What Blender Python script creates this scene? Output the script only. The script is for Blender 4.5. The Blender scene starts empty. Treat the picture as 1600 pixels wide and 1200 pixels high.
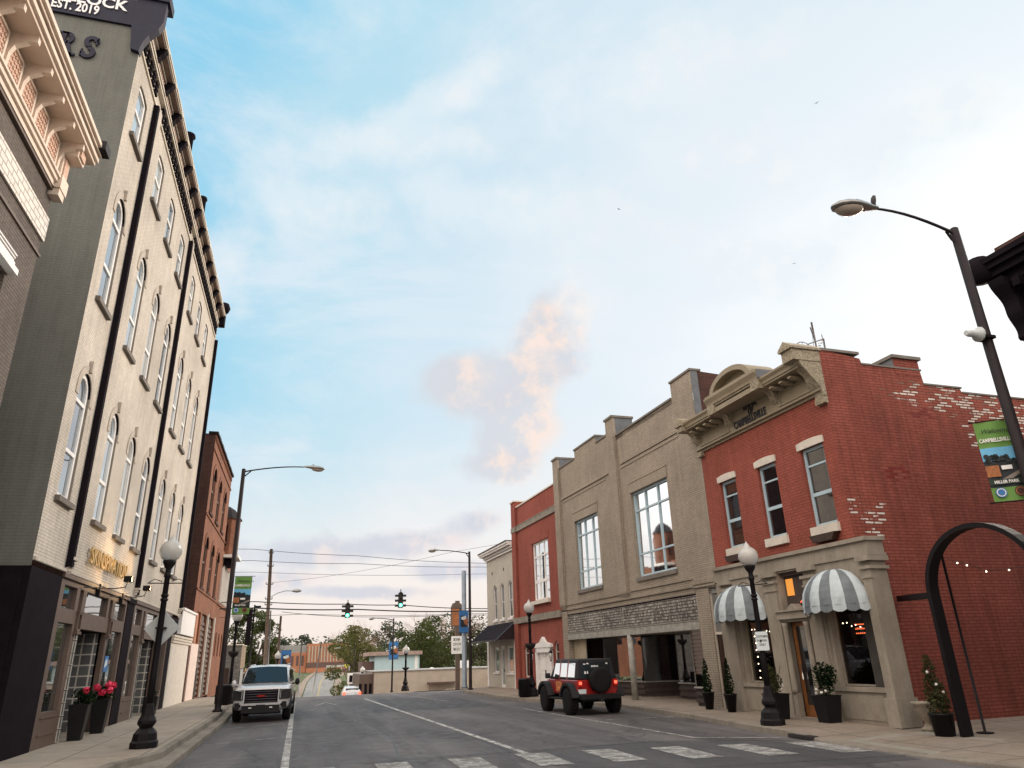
import bpy, bmesh, math, random
from mathutils import Vector, Matrix, Euler, noise
PI=math.pi; R=math.radians
sc=bpy.context.scene; C=sc.collection
# ---------------------------------------------------------------- camera
cd=bpy.data.cameras.new('camera'); cam=bpy.data.objects.new('camera',cd); C.objects.link(cam); sc.camera=cam
cd.sensor_width=36; cd.lens=36*1100/1600; cd.clip_start=.05; cd.clip_end=6000
cam.location=(0,0,1.95)
cam.matrix_world=Matrix.Translation((0,0,1.95))@Matrix.Rotation(R(-16.43),4,'Z')@Matrix.Rotation(R(90+21.14),4,'X')@Matrix.Rotation(R(-1.90),4,'Z')
sc.view_settings.view_transform='Standard'; sc.view_settings.look='None'; sc.view_settings.exposure=0.85; sc.view_settings.gamma=1
try: sc.cycles.use_denoising=True
except Exception: pass
sc.cycles.max_bounces=6; sc.cycles.diffuse_bounces=3; sc.cycles.glossy_bounces=3; sc.cycles.transmission_bounces=4; sc.cycles.transparent_max_bounces=6
# ---------------------------------------------------------------- node helper
class NT:
    def __init__(s,nt): s.nt=nt
    def n(s,t,**k):
        x=s.nt.nodes.new(t)
        for a,b in k.items(): setattr(x,a,b)
        return x
    def l(s,a,b): s.nt.links.new(a,b)
    def put(s,sock,v):
        if isinstance(v,bpy.types.NodeSocket): s.l(v,sock)
        elif isinstance(v,(tuple,list)) and len(v)==3 and sock.type=='RGBA': sock.default_value=(*v,1)
        else: sock.default_value=v
    def m(s,op,a,b=None,c=None,clamp=False):
        x=s.n('ShaderNodeMath',operation=op,use_clamp=clamp); s.put(x.inputs[0],a)
        if b is not None: s.put(x.inputs[1],b)
        if c is not None: s.put(x.inputs[2],c)
        return x.outputs[0]
    def mix(s,f,a,b,bt='MIX'):
        x=s.n('ShaderNodeMix',data_type='RGBA',blend_type=bt); s.put(x.inputs[0],f); s.put(x.inputs[6],a); s.put(x.inputs[7],b); return x.outputs[2]
    def noise(s,v,scale,detail=4,rough=.55,dist=0):
        x=s.n('ShaderNodeTexNoise'); s.put(x.inputs['Vector'],v); x.inputs['Scale'].default_value=scale; x.inputs['Detail'].default_value=detail; x.inputs['Roughness'].default_value=rough; x.inputs['Distortion'].default_value=dist; return x.outputs['Fac']
    def mr(s,v,a,b,c=0.,d=1.,t='SMOOTHSTEP'):
        x=s.n('ShaderNodeMapRange',interpolation_type=t); s.put(x.inputs[0],v); 
        for i,q in enumerate((a,b,c,d)): x.inputs[1+i].default_value=q
        return x.outputs[0]
    def dot(s,v,d):
        x=s.n('ShaderNodeVectorMath',operation='DOT_PRODUCT'); s.put(x.inputs[0],v); x.inputs[1].default_value=d; return x.outputs['Value']
    def mapv(s,v,scale=(1,1,1),loc=(0,0,0),rot=(0,0,0)):
        x=s.n('ShaderNodeMapping'); s.put(x.inputs['Vector'],v); x.inputs['Location'].default_value=loc; x.inputs['Rotation'].default_value=rot; x.inputs['Scale'].default_value=scale; return x.outputs[0]
def pdir(x,y):
    d=cam.matrix_world.to_3x3()@Vector(((x-800)/1100,-(y-600)/1100,-1)); return d.normalized()
# ---------------------------------------------------------------- world
SUN_AZ=R(62); SUN_EL=R(20)
w=bpy.data.worlds.new('World'); sc.world=w; w.use_nodes=True; nt=w.node_tree; nt.nodes.clear(); g=NT(nt)
tc=g.n('ShaderNodeTexCoord').outputs['Generated']
sky=g.n('ShaderNodeTexSky',sky_type='NISHITA'); sky.sun_disc=False; sky.sun_elevation=SUN_EL; sky.sun_rotation=SUN_AZ; sky.dust_density=2.5; sky.altitude=200
sdir=(math.sin(R(48))*math.cos(R(16)),math.cos(R(48))*math.cos(R(16)),math.sin(R(16)))
ct=g.dot(tc,sdir); ez=g.n('ShaderNodeSeparateXYZ'); g.l(tc,ez.inputs[0]); el=ez.outputs[2]
nz0=g.noise(g.mapv(tc,scale=(1,1,2.2)),2.2,5,.6)
ctn=g.m('ADD',ct,g.m('MULTIPLY',g.m('SUBTRACT',nz0,.5),.16))
cr=g.n('ShaderNodeValToRGB'); g.l(ctn,cr.inputs[0]); e=cr.color_ramp; e.interpolation='EASE'
stops=[(-.0,(1.75,1.52,1.34)),(.30,(.95,.93,.90)),(.42,(.155,.365,.495)),(.54,(.165,.37,.495)),(.68,(.27,.425,.50)),(.80,(.36,.455,.51)),(.90,(.435,.485,.52)),(.97,(.495,.52,.54))]  # first stops: unseen sky behind the camera brightened as added fill light
e.elements[0].position=0; e.elements[0].color=(*stops[0][1],1); e.elements[1].position=stops[1][0]; e.elements[1].color=(*stops[1][1],1)
for p,c in stops[2:]: q=e.elements.new(p); q.color=(*c,1)
base=g.mix(.06,cr.outputs[0],g.mix(1,sky.outputs[0],(.1,.1,.1),'MULTIPLY'))
# high thin cirrus
pr=g.mapv(tc,scale=(1.2,1.2,3.4),rot=(.2,.1,.5))
wis=g.mr(g.noise(pr,1.7,8,.66,.5),.42,.72)
base=g.mix(g.m('MULTIPLY',wis,.62),base,(.47,.495,.525))
# pale cream low sky
hz=g.mr(el,.02,.36,1,0); base=g.mix(g.m('MULTIPLY',hz,.97),base,(.545,.51,.487))
hz2=g.mr(el,-.02,.17,1,0); base=g.mix(g.m('MULTIPLY',hz2,.6),base,(.535,.435,.375))
# cloud bodies placed by direction
warp=g.noise(tc,9,5,.6); warp2=g.noise(g.mapv(tc,loc=(5,3,1)),9,5,.6); big=g.noise(g.mapv(tc,loc=(2,7,3)),26,5,.6)
def blob(px,py,sx,sy,rot=0,soft=.5,amp=.9):
    d=pdir(px,py); r=Vector((d.y,-d.x,0)).normalized(); u=r.cross(d)
    r2=r*math.cos(rot)+u*math.sin(rot); u2=u*math.cos(rot)-r*math.sin(rot)
    a=g.m('DIVIDE',g.dot(tc,tuple(r2)),sx); b=g.m('DIVIDE',g.dot(tc,tuple(u2)),sy)
    a=g.m('ADD',a,g.m('MULTIPLY',g.m('SUBTRACT',warp,.5),amp*3)); b=g.m('ADD',b,g.m('MULTIPLY',g.m('SUBTRACT',warp2,.5),amp*3))
    r_=g.m('SQRT',g.m('ADD',g.m('MULTIPLY',a,a),g.m('MULTIPLY',b,b)))
    return g.m('MULTIPLY',g.mr(r_,1.15,1.15-soft,0,1),g.mr(g.dot(tc,tuple(d)),.5,.8)), g.m('ADD',a,0)
def cloud(base,b,col1,col2,k=1.,lo=.38,hi=.62):
    f,a=b; sh=g.mr(g.m('ADD',a,g.m('MULTIPLY',g.m('SUBTRACT',big,.5),4.5)),-.2,1.0,0,1)
    return g.mix(g.m('MULTIPLY',f,k),base,g.mix(sh,col1,col2))
gr=(.385,.395,.425); pe=(.56,.455,.40)
for q in [(885,500,.050,.050,.3,.6),(855,550,.082,.054,.9,.55),(775,600,.11,.048,.2,.6),(700,600,.06,.038,.1,.8),(800,660,.065,.068,.3,.55),(790,728,.07,.032,-.1,.6)]: base=cloud(base,blob(*q,.55),gr,pe,.85)
for q in [(800,330,.25,.06,-.2,1.),(600,230,.2,.04,.2,1.),(1000,120,.2,.05,.1,1.),(1200,420,.2,.05,.1,1.),(1450,200,.15,.06,.1,1.),(470,320,.12,.06,-.1,1.),(350,430,.05,.07,.3,1.),(1100,230,.16,.05,-.3,1.),(700,150,.14,.03,.5,1.),(920,480,.05,.08,.3,1.),(1340,640,.1,.05,.0,1.)]: base=cloud(base,blob(*q),(.455,.495,.525),(.51,.515,.52),.62)
for q in [(500,860,.10,.030,0,.8),(640,850,.09,.022,.1,.8),(420,905,.08,.016,0,.8),(730,890,.08,.016,0,.8),(560,925,.14,.010,0,.8),(740,820,.05,.02,.1,.9)]: base=cloud(base,blob(*q,.8),(.35,.365,.415),(.49,.43,.42),.78)
bg=g.n('ShaderNodeBackground'); g.l(base,bg.inputs[0]); bg.inputs[1].default_value=1.0
wo=g.n('ShaderNodeOutputWorld'); g.l(bg.outputs[0],wo.inputs[0])
ld=bpy.data.lights.new('sun','SUN'); sun=bpy.data.objects.new('sun',ld); C.objects.link(sun)
ld.energy=1.9; ld.angle=R(35); ld.color=(1,.83,.68)
sv=Vector((math.sin(SUN_AZ)*math.cos(SUN_EL),math.cos(SUN_AZ)*math.cos(SUN_EL),math.sin(SUN_EL)))
sun.rotation_euler=sv.to_track_quat('Z','Y').to_euler(); sun.location=(20,20,40)
# ---------------------------------------------------------------- materials
MT={}
def newmat(name):
    m=bpy.data.materials.new(name); m.use_nodes=True; m.node_tree.nodes.clear(); MT[name]=m; return m,NT(m.node_tree)
def fin(g,col,rough=.7,metal=0,bump=None,bs=.3,bd=.01,emit=None,es=0,spec=None,coat=0):
    p=g.n('ShaderNodeBsdfPrincipled'); g.put(p.inputs['Base Color'],col); g.put(p.inputs['Roughness'],rough); g.put(p.inputs['Metallic'],metal)
    if bump is not None:
        b=g.n('ShaderNodeBump'); b.inputs['Strength'].default_value=bs; b.inputs['Distance'].default_value=bd; g.l(bump,b.inputs['Height']); g.l(b.outputs[0],p.inputs['Normal'])
    if emit: g.put(p.inputs['Emission Color'],emit); p.inputs['Emission Strength'].default_value=es
    if spec is not None: p.inputs['Specular IOR Level'].default_value=spec
    if coat: p.inputs['Coat Weight'].default_value=coat; p.inputs['Coat Roughness'].default_value=.05
    o=g.n('ShaderNodeOutputMaterial'); g.l(p.outputs[0],o.inputs[0]); return p
def sc3(c,k): return tuple(x*k for x in c)
def plain(name,c,rough=.6,metal=0,var=.18,ns=3.,bs=.15,**k):
    m,g=newmat(name); v=g.n('ShaderNodeTexCoord').outputs['Object']
    n=g.noise(v,ns,6,.6); n2=g.noise(v,ns*14,3,.6); f=g.m('ADD',g.m('MULTIPLY',n,.7),g.m('MULTIPLY',n2,.3))
    fin(g,g.mix(g.mr(f,.3,.7),sc3(c,1-var),sc3(c,1+var)),rough,metal,n2,bs,.01,**k); return m
def emis(name,c,s,base=(.02,.02,.02)):
    m,g=newmat(name); fin(g,base,.4,emit=c,es=s); return m
def brick(name,c1,c2,mort,bw=.215,rh=.073,ms=.008,stain=.25,bs=.6,weather=None,wlo=.55,whi=.6,msm=.2,patch=None,ns=.5):
    m,g=newmat(name); uv=g.n('ShaderNodeUVMap'); uv.uv_map='UVMap'; v=uv.outputs[0]
    wv=g.n('ShaderNodeVectorMath',operation='ADD'); g.l(v,wv.inputs[0]); nn=g.n('ShaderNodeTexNoise'); g.l(v,nn.inputs[0]); nn.inputs['Scale'].default_value=6
    sm=g.n('ShaderNodeVectorMath',operation='SCALE'); g.l(nn.outputs['Color'],sm.inputs[0]); sm.inputs['Scale'].default_value=.012; g.l(sm.outputs[0],wv.inputs[1])
    b=g.n('ShaderNodeTexBrick'); g.l(wv.outputs[0],b.inputs[0]); b.offset=.5
    for a,q in (('Scale',1),('Mortar Size',ms),('Mortar Smooth',msm),('Bias',0),('Brick Width',bw),('Row Height',rh)): b.inputs[a].default_value=q
    g.put(b.inputs['Color1'],c1); g.put(b.inputs['Color2'],c2); g.put(b.inputs['Mortar'],mort)
    col=b.outputs[0]
    n=g.noise(v,ns,7,.65); n2=g.noise(g.mapv(v,scale=(4.5,.45,1)),1.2,6,.65); nf=g.noise(v,45,3,.6)
    f=g.m('ADD',g.m('MULTIPLY',n,.6),g.m('MULTIPLY',n2,.4))
    col=g.mix(1,col,g.mix(g.mr(f,.3,.7),(1-stain,)*3,(1+stain*.5,)*3),'MULTIPLY')
    if weather:
        wn=g.noise(g.mapv(v,scale=(4.5,13,1)),1.,5,.65); wb=g.noise(v,.55,3,.5)
        wf=g.mr(g.m('ADD',g.m('MULTIPLY',wn,.55),g.m('MULTIPLY',wb,.45)),wlo,whi); col=g.mix(wf,col,weather)
    if patch:
        b2=g.n('ShaderNodeTexBrick'); g.l(wv.outputs[0],b2.inputs[0]); b2.offset=.5
        for a,q in (('Scale',1),('Mortar Size',ms*1.6),('Mortar Smooth',.1),('Bias',0),('Brick Width',bw),('Row Height',rh)): b2.inputs[a].default_value=q
        g.put(b2.inputs['Color1'],(0,0,0)); g.put(b2.inputs['Color2'],(1,1,1)); g.put(b2.inputs['Mortar'],(-.4,-.4,-.4)); br=g.m('MULTIPLY',b2.outputs[0],1.0)
        for (cx,cz,rx,rz,pc,th) in patch:
            d=g.mapv(v,loc=(-cx/rx,-cz/rz,0),scale=(1/rx,1/rz,0)); ln=g.n('ShaderNodeVectorMath',operation='LENGTH'); g.l(d,ln.inputs[0])
            wn=g.m('ADD',g.m('MULTIPLY',g.noise(g.mapv(v,scale=(4.6,13.7,1)),1.,5,.8),.5),g.m('MULTIPLY',br,.5))
            col=g.mix(g.mr(g.m('SUBTRACT',wn,g.m('MULTIPLY',ln.outputs['Value'],.26)),th,th+.07),col,pc)
    h=g.m('SUBTRACT',g.m('ADD',1.0,g.m('MULTIPLY',nf,.35)),b.outputs['Fac'])
    fin(g,col,.85,0,h,bs,.012,spec=.3); return m
def glass(name,tint=(.03,.035,.04),refl=.55,rough=.03,glc=(.9,.93,.95)):
    m,g=newmat(name); v=g.n('ShaderNodeTexCoord').outputs['Object']
    b=g.n('ShaderNodeBump'); b.inputs['Strength'].default_value=.06; b.inputs['Distance'].default_value=.02; g.l(g.noise(v,1.3,2,.5),b.inputs['Height'])
    gl=g.n('ShaderNodeBsdfGlossy'); g.put(gl.inputs[0],glc); gl.inputs['Roughness'].default_value=rough; g.l(b.outputs[0],gl.inputs['Normal'])
    df=g.n('ShaderNodeBsdfDiffuse'); g.put(df.inputs[0],tint)
    lw=g.n('ShaderNodeFresnel'); lw.inputs['IOR'].default_value=1.5
    f=g.m('ADD',refl,g.m('MULTIPLY',lw.outputs[0],1-refl),clamp=True)
    mx=g.n('ShaderNodeMixShader'); g.l(f,mx.inputs[0]); g.l(df.outputs[0],mx.inputs[1]); g.l(gl.outputs[0],mx.inputs[2])
    o=g.n('ShaderNodeOutputMaterial'); g.l(mx.outputs[0],o.inputs[0]); return m
def clearglass(name,refl=.1,tint=(1,1,1)):
    m,g=newmat(name)
    gl=g.n('ShaderNodeBsdfGlossy'); gl.inputs['Roughness'].default_value=.02; g.put(gl.inputs[0],(.55,.55,.57))
    tr=g.n('ShaderNodeBsdfTransparent'); g.put(tr.inputs[0],tint)
    lw=g.n('ShaderNodeFresnel'); lw.inputs['IOR'].default_value=1.5
    mx=g.n('ShaderNodeMixShader'); g.l(g.m('ADD',refl,g.m('MULTIPLY',lw.outputs[0],.9),clamp=True),mx.inputs[0]); g.l(tr.outputs[0],mx.inputs[1]); g.l(gl.outputs[0],mx.inputs[2])
    o=g.n('ShaderNodeOutputMaterial'); g.l(mx.outputs[0],o.inputs[0]); return m
def foliage(name,c1,c2,c3):
    m,g=newmat(name); v=g.n('ShaderNodeTexCoord').outputs['Object']
    n=g.noise(v,1.1,3,.6); n2=g.noise(v,9,2,.6)
    col=g.mix(g.mr(n,.35,.65),c1,c2); col=g.mix(g.mr(n2,.5,.75),col,c3)
    p=g.n('ShaderNodeBsdfDiffuse'); g.l(col,p.inputs[0]); t=g.n('ShaderNodeBsdfTranslucent'); g.l(col,t.inputs[0])
    mx=g.n('ShaderNodeMixShader'); mx.inputs[0].default_value=.35; g.l(p.outputs[0],mx.inputs[1]); g.l(t.outputs[0],mx.inputs[2])
    o=g.n('ShaderNodeOutputMaterial'); g.l(mx.outputs[0],o.inputs[0]); return m
def asphalt(name,a,b,crack=True):
    m,g=newmat(name); v=g.n('ShaderNodeTexCoord').outputs['Object']
    n=g.noise(g.mapv(v,scale=(1,.3,1)),.55,6,.6,.8); n2=g.noise(v,2.2,5,.6); nf=g.noise(v,70,2,.7)
    f=g.m('ADD',g.m('ADD',g.m('MULTIPLY',n,.5),g.m('MULTIPLY',n2,.25)),g.m('MULTIPLY',nf,.25))
    col=g.mix(g.mr(f,.36,.64),a,b)
    tk=g.noise(g.mapv(v,scale=(1.3,.05,1)),1.,4,.6); col=g.mix(g.m('MULTIPLY',g.mr(tk,.45,.65),.45),col,sc3(a,.75))
    oil=g.mr(g.noise(g.mapv(v,scale=(2.4,1.6,1),loc=(9,4,0)),1.,3,.6),.66,.74); col=g.mix(g.m('MULTIPLY',oil,.5),col,(.02,.02,.021))
    bl=g.mr(g.noise(g.mapv(v,scale=(1.4,.5,1),loc=(3,1,0)),.8,5,.7),.6,.72); col=g.mix(g.m('MULTIPLY',bl,.45),col,sc3(b,1.35))
    if crack:
        vo=g.n('ShaderNodeTexVoronoi',feature='DISTANCE_TO_EDGE'); dv=g.n('ShaderNodeVectorMath',operation='ADD'); g.l(g.mapv(v,scale=(.35,.16,1)),dv.inputs[0])
        nn=g.n('ShaderNodeTexNoise'); g.l(v,nn.inputs[0]); nn.inputs['Scale'].default_value=1.5; s2=g.n('ShaderNodeVectorMath',operation='SCALE'); g.l(nn.outputs['Color'],s2.inputs[0]); s2.inputs['Scale'].default_value=.25; g.l(s2.outputs[0],dv.inputs[1]); g.l(dv.outputs[0],vo.inputs[0]); vo.inputs['Scale'].default_value=1
        ck=g.mr(vo.outputs['Distance'],.002,.014,1,0); gate=g.mr(g.noise(v,.35,2),.38,.5); col=g.mix(g.m('MULTIPLY',g.m('MULTIPLY',ck,gate),.42),col,(.015,.015,.017))
    sp=g.mr(g.noise(v,160,1,.5),.66,.72); col=g.mix(g.m('MULTIPLY',sp,.35),col,sc3(b,2.2))
    fin(g,col,g.mr(n2,.3,.7,.55,.85),0,nf,.35,.01,spec=.35); return m
def concrete(name,a,b,jx=0,jy=0):
    m,g=newmat(name); v=g.n('ShaderNodeTexCoord').outputs['Object']
    n=g.noise(v,.7,6,.65); nf=g.noise(v,40,3,.7); n3=g.noise(g.mapv(v,scale=(1,1,.3)),4,5,.7)
    f=g.m('ADD',g.m('ADD',g.m('MULTIPLY',n,.45),g.m('MULTIPLY',nf,.25)),g.m('MULTIPLY',n3,.3)); col=g.mix(g.mr(f,.36,.64),a,b)
    h=nf
    if jx:
        b_=g.n('ShaderNodeTexBrick'); b_.offset=0; g.l(v,b_.inputs[0])
        for q,z in (('Scale',1),('Mortar Size',.02),('Mortar Smooth',.3),('Brick Width',jx),('Row Height',jy)): b_.inputs[q].default_value=z
        st_=g.mr(g.noise(g.mapv(v,loc=(7,2,0)),2.6,5,.7),.56,.72); col=g.mix(g.m('MULTIPLY',st_,.5),col,sc3(a,.55)); gum=g.mr(g.noise(v,11,1,.4),.74,.78); col=g.mix(g.m('MULTIPLY',gum,.6),col,sc3(a,.3))
        col=g.mix(g.m('MULTIPLY',b_.outputs['Fac'],.7),col,sc3(a,.3)); h=g.m('SUBTRACT',g.m('MULTIPLY',nf,.3),b_.outputs['Fac'])
    fin(g,col,.9,0,h,.4,.01,spec=.25); return m
def paint(name,c,wear=.35,under=(.06,.06,.06)):
    m,g=newmat(name); v=g.n('ShaderNodeTexCoord').outputs['Object']
    n=g.noise(v,3.,7,.75); n2=g.noise(v,40,3,.7)
    col=g.mix(g.mr(g.m('ADD',g.m('MULTIPLY',n,.6),g.m('MULTIPLY',n2,.4)),wear,wear+.12),under,c); fin(g,col,.8,0,n2,.3,.005); return m
M_cream=brick('cream_painted_brick',(.62,.56,.485),(.55,.50,.43),(.41,.37,.315),stain=.30,bs=.7,ns=.3,weather=(.50,.44,.36),wlo=.62,whi=.72)
M_creamtrim=plain('cream_trim',(.60,.54,.45),.7,var=.1)
M_taupe=plain('taupe_stone_sill',(.13,.11,.092),.7)
M_hood=plain('grey_hood_brick',(.42,.37,.31),.8)
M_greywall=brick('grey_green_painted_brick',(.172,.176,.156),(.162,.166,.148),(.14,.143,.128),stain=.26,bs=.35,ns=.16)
M_black=plain('black_paint',(.012,.009,.012),.8,var=.2,spec=.05)
M_brown=plain('brown_painted_wood',(.105,.070,.053),.55,var=.15)
M_navy=plain('navy_paint',(.016,.017,.036),.6,spec=.25)
M_white=plain('white_paint',(.78,.77,.75),.55,var=.06)
M_whitetx=plain('white_letters',(.85,.85,.85),.5,var=.03)
M_gold=plain('brass_letters',(.62,.42,.16),.35,.7,var=.1)
M_greybrick=brick('taupe_grey_brick',(.155,.13,.112),(.13,.108,.093),(.085,.07,.06),stain=.3,bs=.8)
M_peach=plain('peach_cornice_paint',(.70,.58,.475),.6,var=.08)
M_peach2=plain('salmon_panel_paint',(.74,.50,.38),.7,var=.22,ns=20,bs=1.)
M_whitebrick=brick('white_glazed_quoin',(.78,.74,.68),(.72,.68,.62),(.40,.37,.33),bw=.3,rh=.14,ms=.014,bs=.9,stain=.1)
M_redbrick=brick('old_orange_brick',(.29,.115,.062),(.21,.08,.043),(.17,.10,.07),stain=.35)
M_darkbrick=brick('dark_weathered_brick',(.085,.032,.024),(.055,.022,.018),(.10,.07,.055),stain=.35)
M_redpaint=brick('red_painted_brick',(.33,.090,.062),(.29,.076,.054),(.20,.053,.038),stain=.28,bs=1.,ns=.35,rh=.085)
M_redside=brick('red_painted_side_brick',(.33,.092,.064),(.285,.076,.054),(.19,.050,.037),stain=.45,bs=1.,ns=.24,rh=.085,ms=.012,bw=.30,patch=[(5.4,8.75,2.2,.45,(.20,.13,.10),.30),(4.8,8.72,1.3,.42,(.60,.56,.50),.33),(6.8,8.35,1.5,.5,(.64,.60,.53),.33),(.62,5.2,.55,.35,(.72,.68,.62),.30),(.75,4.7,.35,.3,(.72,.68,.62),.36),(7.8,7.4,1.1,1.1,(.66,.61,.54),.26),(5.7,7.7,.7,.5,(.7,.66,.6),.36),(3.3,8.6,.8,.4,(.7,.66,.6),.42),(1.9,6.3,.9,.5,(.2,.02,.02),.50),(3.2,8.2,1.,.5,(.17,.03,.025),.44)])
M_tan=brick('tan_painted_brick',(.385,.33,.265),(.33,.28,.222),(.20,.17,.138),stain=.26,bs=.8,ns=.4,weather=(.40,.26,.15),wlo=.62,whi=.74)
M_tancap=plain('weathered_coping',(.17,.15,.13),.8)
M_bgrey=plain('painted_blue_grey_side',(.13,.14,.155),.8)
M_mosaic=brick('worn_mosaic_panel',(.58,.55,.50),(.20,.18,.16),(.06,.055,.05),bw=.11,rh=.11,ms=.018,stain=.6,bs=.9,weather=(.09,.08,.07),wlo=.54,whi=.64)
M_beam=plain('weathered_grey_beam',(.31,.30,.27),.8,var=.3,ns=5)
M_stone=concrete('limestone',(.235,.205,.165),(.37,.33,.275))
M_stoneband=plain('grey_stone_band',(.22,.20,.165),.85,var=.3,ns=4)
M_gcor=plain('khaki_cornice_paint',(.265,.22,.150),.6,var=.12,ns=2)
M_gcorn=plain('khaki_carved_ornament',(.30,.255,.18),.7,var=.55,ns=16,bs=1.)
M_winframe=plain('pale_blue_window_paint',(.42,.55,.62),.5,var=.08)
M_whtlint=plain('off_white_stone',(.62,.57,.50),.7,var=.12,ns=5)
M_creamwall=brick('off_white_wall',(.55,.52,.45),(.50,.47,.41),(.40,.37,.32),stain=.15)
M_door=plain('dark_varnished_door',(.035,.017,.012),.35)
M_wood=plain('orange_varnished_wood',(.24,.095,.03),.35,ns=6,var=.3)
M_int=plain('dim_interior',(.075,.055,.05),.9,var=.4,ns=1.)
M_int2=plain('dim_plaster_interior',(.34,.30,.26),.9,var=.25,ns=.8)
M_glass=glass('window_glass')
M_glassd=glass('dark_window_glass',(.012,.010,.012),.13)
M_glassm=glass('upper_window_glass',(.05,.05,.06),.82)
M_glassL=glass('left_window_glass',(.32,.38,.42),.42); M_glassL2=glass('blinded_window_glass',(.40,.41,.39),.30); M_glassL3=glass('shaded_window_glass',(.12,.15,.18),.36)
M_clear=clearglass('shop_glass',.05,(.75,.75,.75))
M_gblock=brick('glass_block',(.16,.165,.16),(.11,.11,.115),(.60,.57,.50),bw=.3,rh=.3,ms=.02,stain=.2,bs=.4,msm=.0); [setattr(n_,'offset',0.0) for n_ in M_gblock.node_tree.nodes if n_.type=='TEX_BRICK']
M_awn1=plain('pale_awning_canvas',(.48,.55,.58),.85,var=.14,ns=2.4,bs=.5); M_awn2=plain('grey_awning_canvas',(.155,.18,.195),.85,var=.2,ns=2.4,bs=.5)
M_blackawn=plain('black_awning_metal',(.018,.010,.016),.4)
M_iron=plain('black_cast_iron',(.009,.007,.009),.55,.0,spec=.2)
M_brpole=plain('dark_brown_pole_paint',(.019,.014,.016),.6,.0,spec=.2)
M_globe=plain('frosted_globe',(.70,.69,.66),.25,var=.06)
M_globe.node_tree.nodes['Principled BSDF'].inputs['Transmission Weight'].default_value=.35
M_alum=plain('cast_aluminium',(.33,.33,.32),.4,.6); M_lens=plain('lamp_lens',(.42,.36,.30),.15,var=.1)
M_galv=plain('galvanised_steel',(.20,.24,.28),.5,.5)
M_signback=plain('sign_back_aluminium',(.50,.54,.54),.5,.0,var=.06)
M_treated=plain('weathered_timber_pole',(.12,.085,.065),.9,var=.3,ns=6)
M_lt_galv=plain('grey_steel_pole',(.25,.25,.25),.5,.4)
M_pot=plain('black_planter',(.009,.008,.010),.45,spec=.25)
M_urn=concrete('urn_stone',(.22,.19,.15),(.42,.37,.30))
M_leafd=foliage('dark_evergreen_leaf',(.010,.022,.010),(.018,.035,.014),(.03,.055,.02))
M_leafg=foliage('mid_green_leaf',(.045,.062,.022),(.075,.095,.032),(.11,.125,.048))
M_leafy=foliage('spring_green_leaf',(.10,.108,.038),(.135,.145,.052),(.17,.172,.075))
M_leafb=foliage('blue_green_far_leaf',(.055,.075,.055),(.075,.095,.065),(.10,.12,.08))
M_leafo=foliage('olive_leaf',(.05,.055,.025),(.075,.080,.035),(.11,.105,.05))
M_bark=plain('bark',(.09,.07,.055),.95,var=.35,ns=8); M_twig=plain('budding_twig',(.20,.12,.08),.9)
M_pink=plain('pink_petal',(.75,.035,.10),.6,var=.3,ns=20); M_wpetal=plain('white_petal',(.82,.80,.74),.6)
M_tyre=plain('tyre_rubber',(.010,.009,.010),.85,spec=.2); M_rim=plain('dark_alloy',(.10,.10,.12),.35,.7); M_chrome=plain('chrome_trim',(.6,.6,.6),.15,1,var=.03)
M_carw=plain('white_car_paint',(.60,.61,.63),.25,var=.02,coat=.8); M_carr=plain('red_car_paint',(.30,.010,.010),.3,var=.06,coat=.7)
M_cardk=plain('dark_plastic',(.010,.010,.012),.55,spec=.3); M_jeeptop=plain('black_hardtop',(.012,.012,.015),.5,spec=.3); M_cgl=glass('car_glass',(.015,.02,.024),.04,.03,(.42,.47,.52))
M_tail=emis('lit_tail_lamp',(1,.10,.05),1.6,(.4,.01,.01)); M_redl=plain('red_lens',(.45,.015,.012),.2)
M_bulb=emis('warm_bulb',(1,.78,.5),6); M_green=emis('green_signal_light',(.10,1,.55),4,(0,.3,.15)); M_amberwin=emis('amber_lit_window',(1,.40,.07),.42,(.3,.1,.02))
M_redneon=emis('red_neon',(1,.16,.05),1.2)
M_sigoff=plain('unlit_lens',(.03,.012,.01),.3); M_sigbody=plain('dark_green_signal_body',(.012,.018,.014),.5)
M_grass=plain('grass',(.075,.095,.035),.95,var=.35,ns=2.,bs=.5)
M_asph=asphalt('asphalt',(.066,.061,.063),(.158,.144,.140)); M_asph2=asphalt('patched_asphalt',(.085,.078,.076),(.125,.116,.11),False)
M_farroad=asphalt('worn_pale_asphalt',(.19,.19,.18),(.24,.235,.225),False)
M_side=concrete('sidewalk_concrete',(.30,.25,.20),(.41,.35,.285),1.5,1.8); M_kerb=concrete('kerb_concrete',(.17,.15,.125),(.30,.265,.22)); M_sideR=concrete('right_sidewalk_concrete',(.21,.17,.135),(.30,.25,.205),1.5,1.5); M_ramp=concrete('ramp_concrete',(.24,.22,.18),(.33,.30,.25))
M_mark=paint('white_road_paint',(.55,.53,.50),.43,(.12,.11,.105)); M_cross=paint('worn_crosswalk_paint',(.46,.445,.42),.46,(.15,.14,.13)); M_mark2=paint('faded_road_paint',(.46,.44,.41),.44,(.10,.095,.09)); M_yel=plain('yellow_road_paint',(.30,.25,.15),.8)
M_tar=plain('tar_seal',(.028,.026,.027),.5)
M_greybody=plain('roof_tar',(.06,.055,.05),.9)
M_stonewall=brick('grey_ledge_stone',(.20,.19,.175),(.12,.115,.105),(.07,.065,.06),bw=.42,rh=.13,ms=.012,stain=.3,bs=1.)
M_stonewall2=brick('tan_ledge_stone',(.36,.28,.20),(.28,.21,.15),(.16,.12,.09),bw=.35,rh=.12,ms=.012,stain=.3,bs=1.)
M_beige=plain('beige_stucco',(.40,.345,.28),.85,var=.12,ns=1.2)
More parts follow.
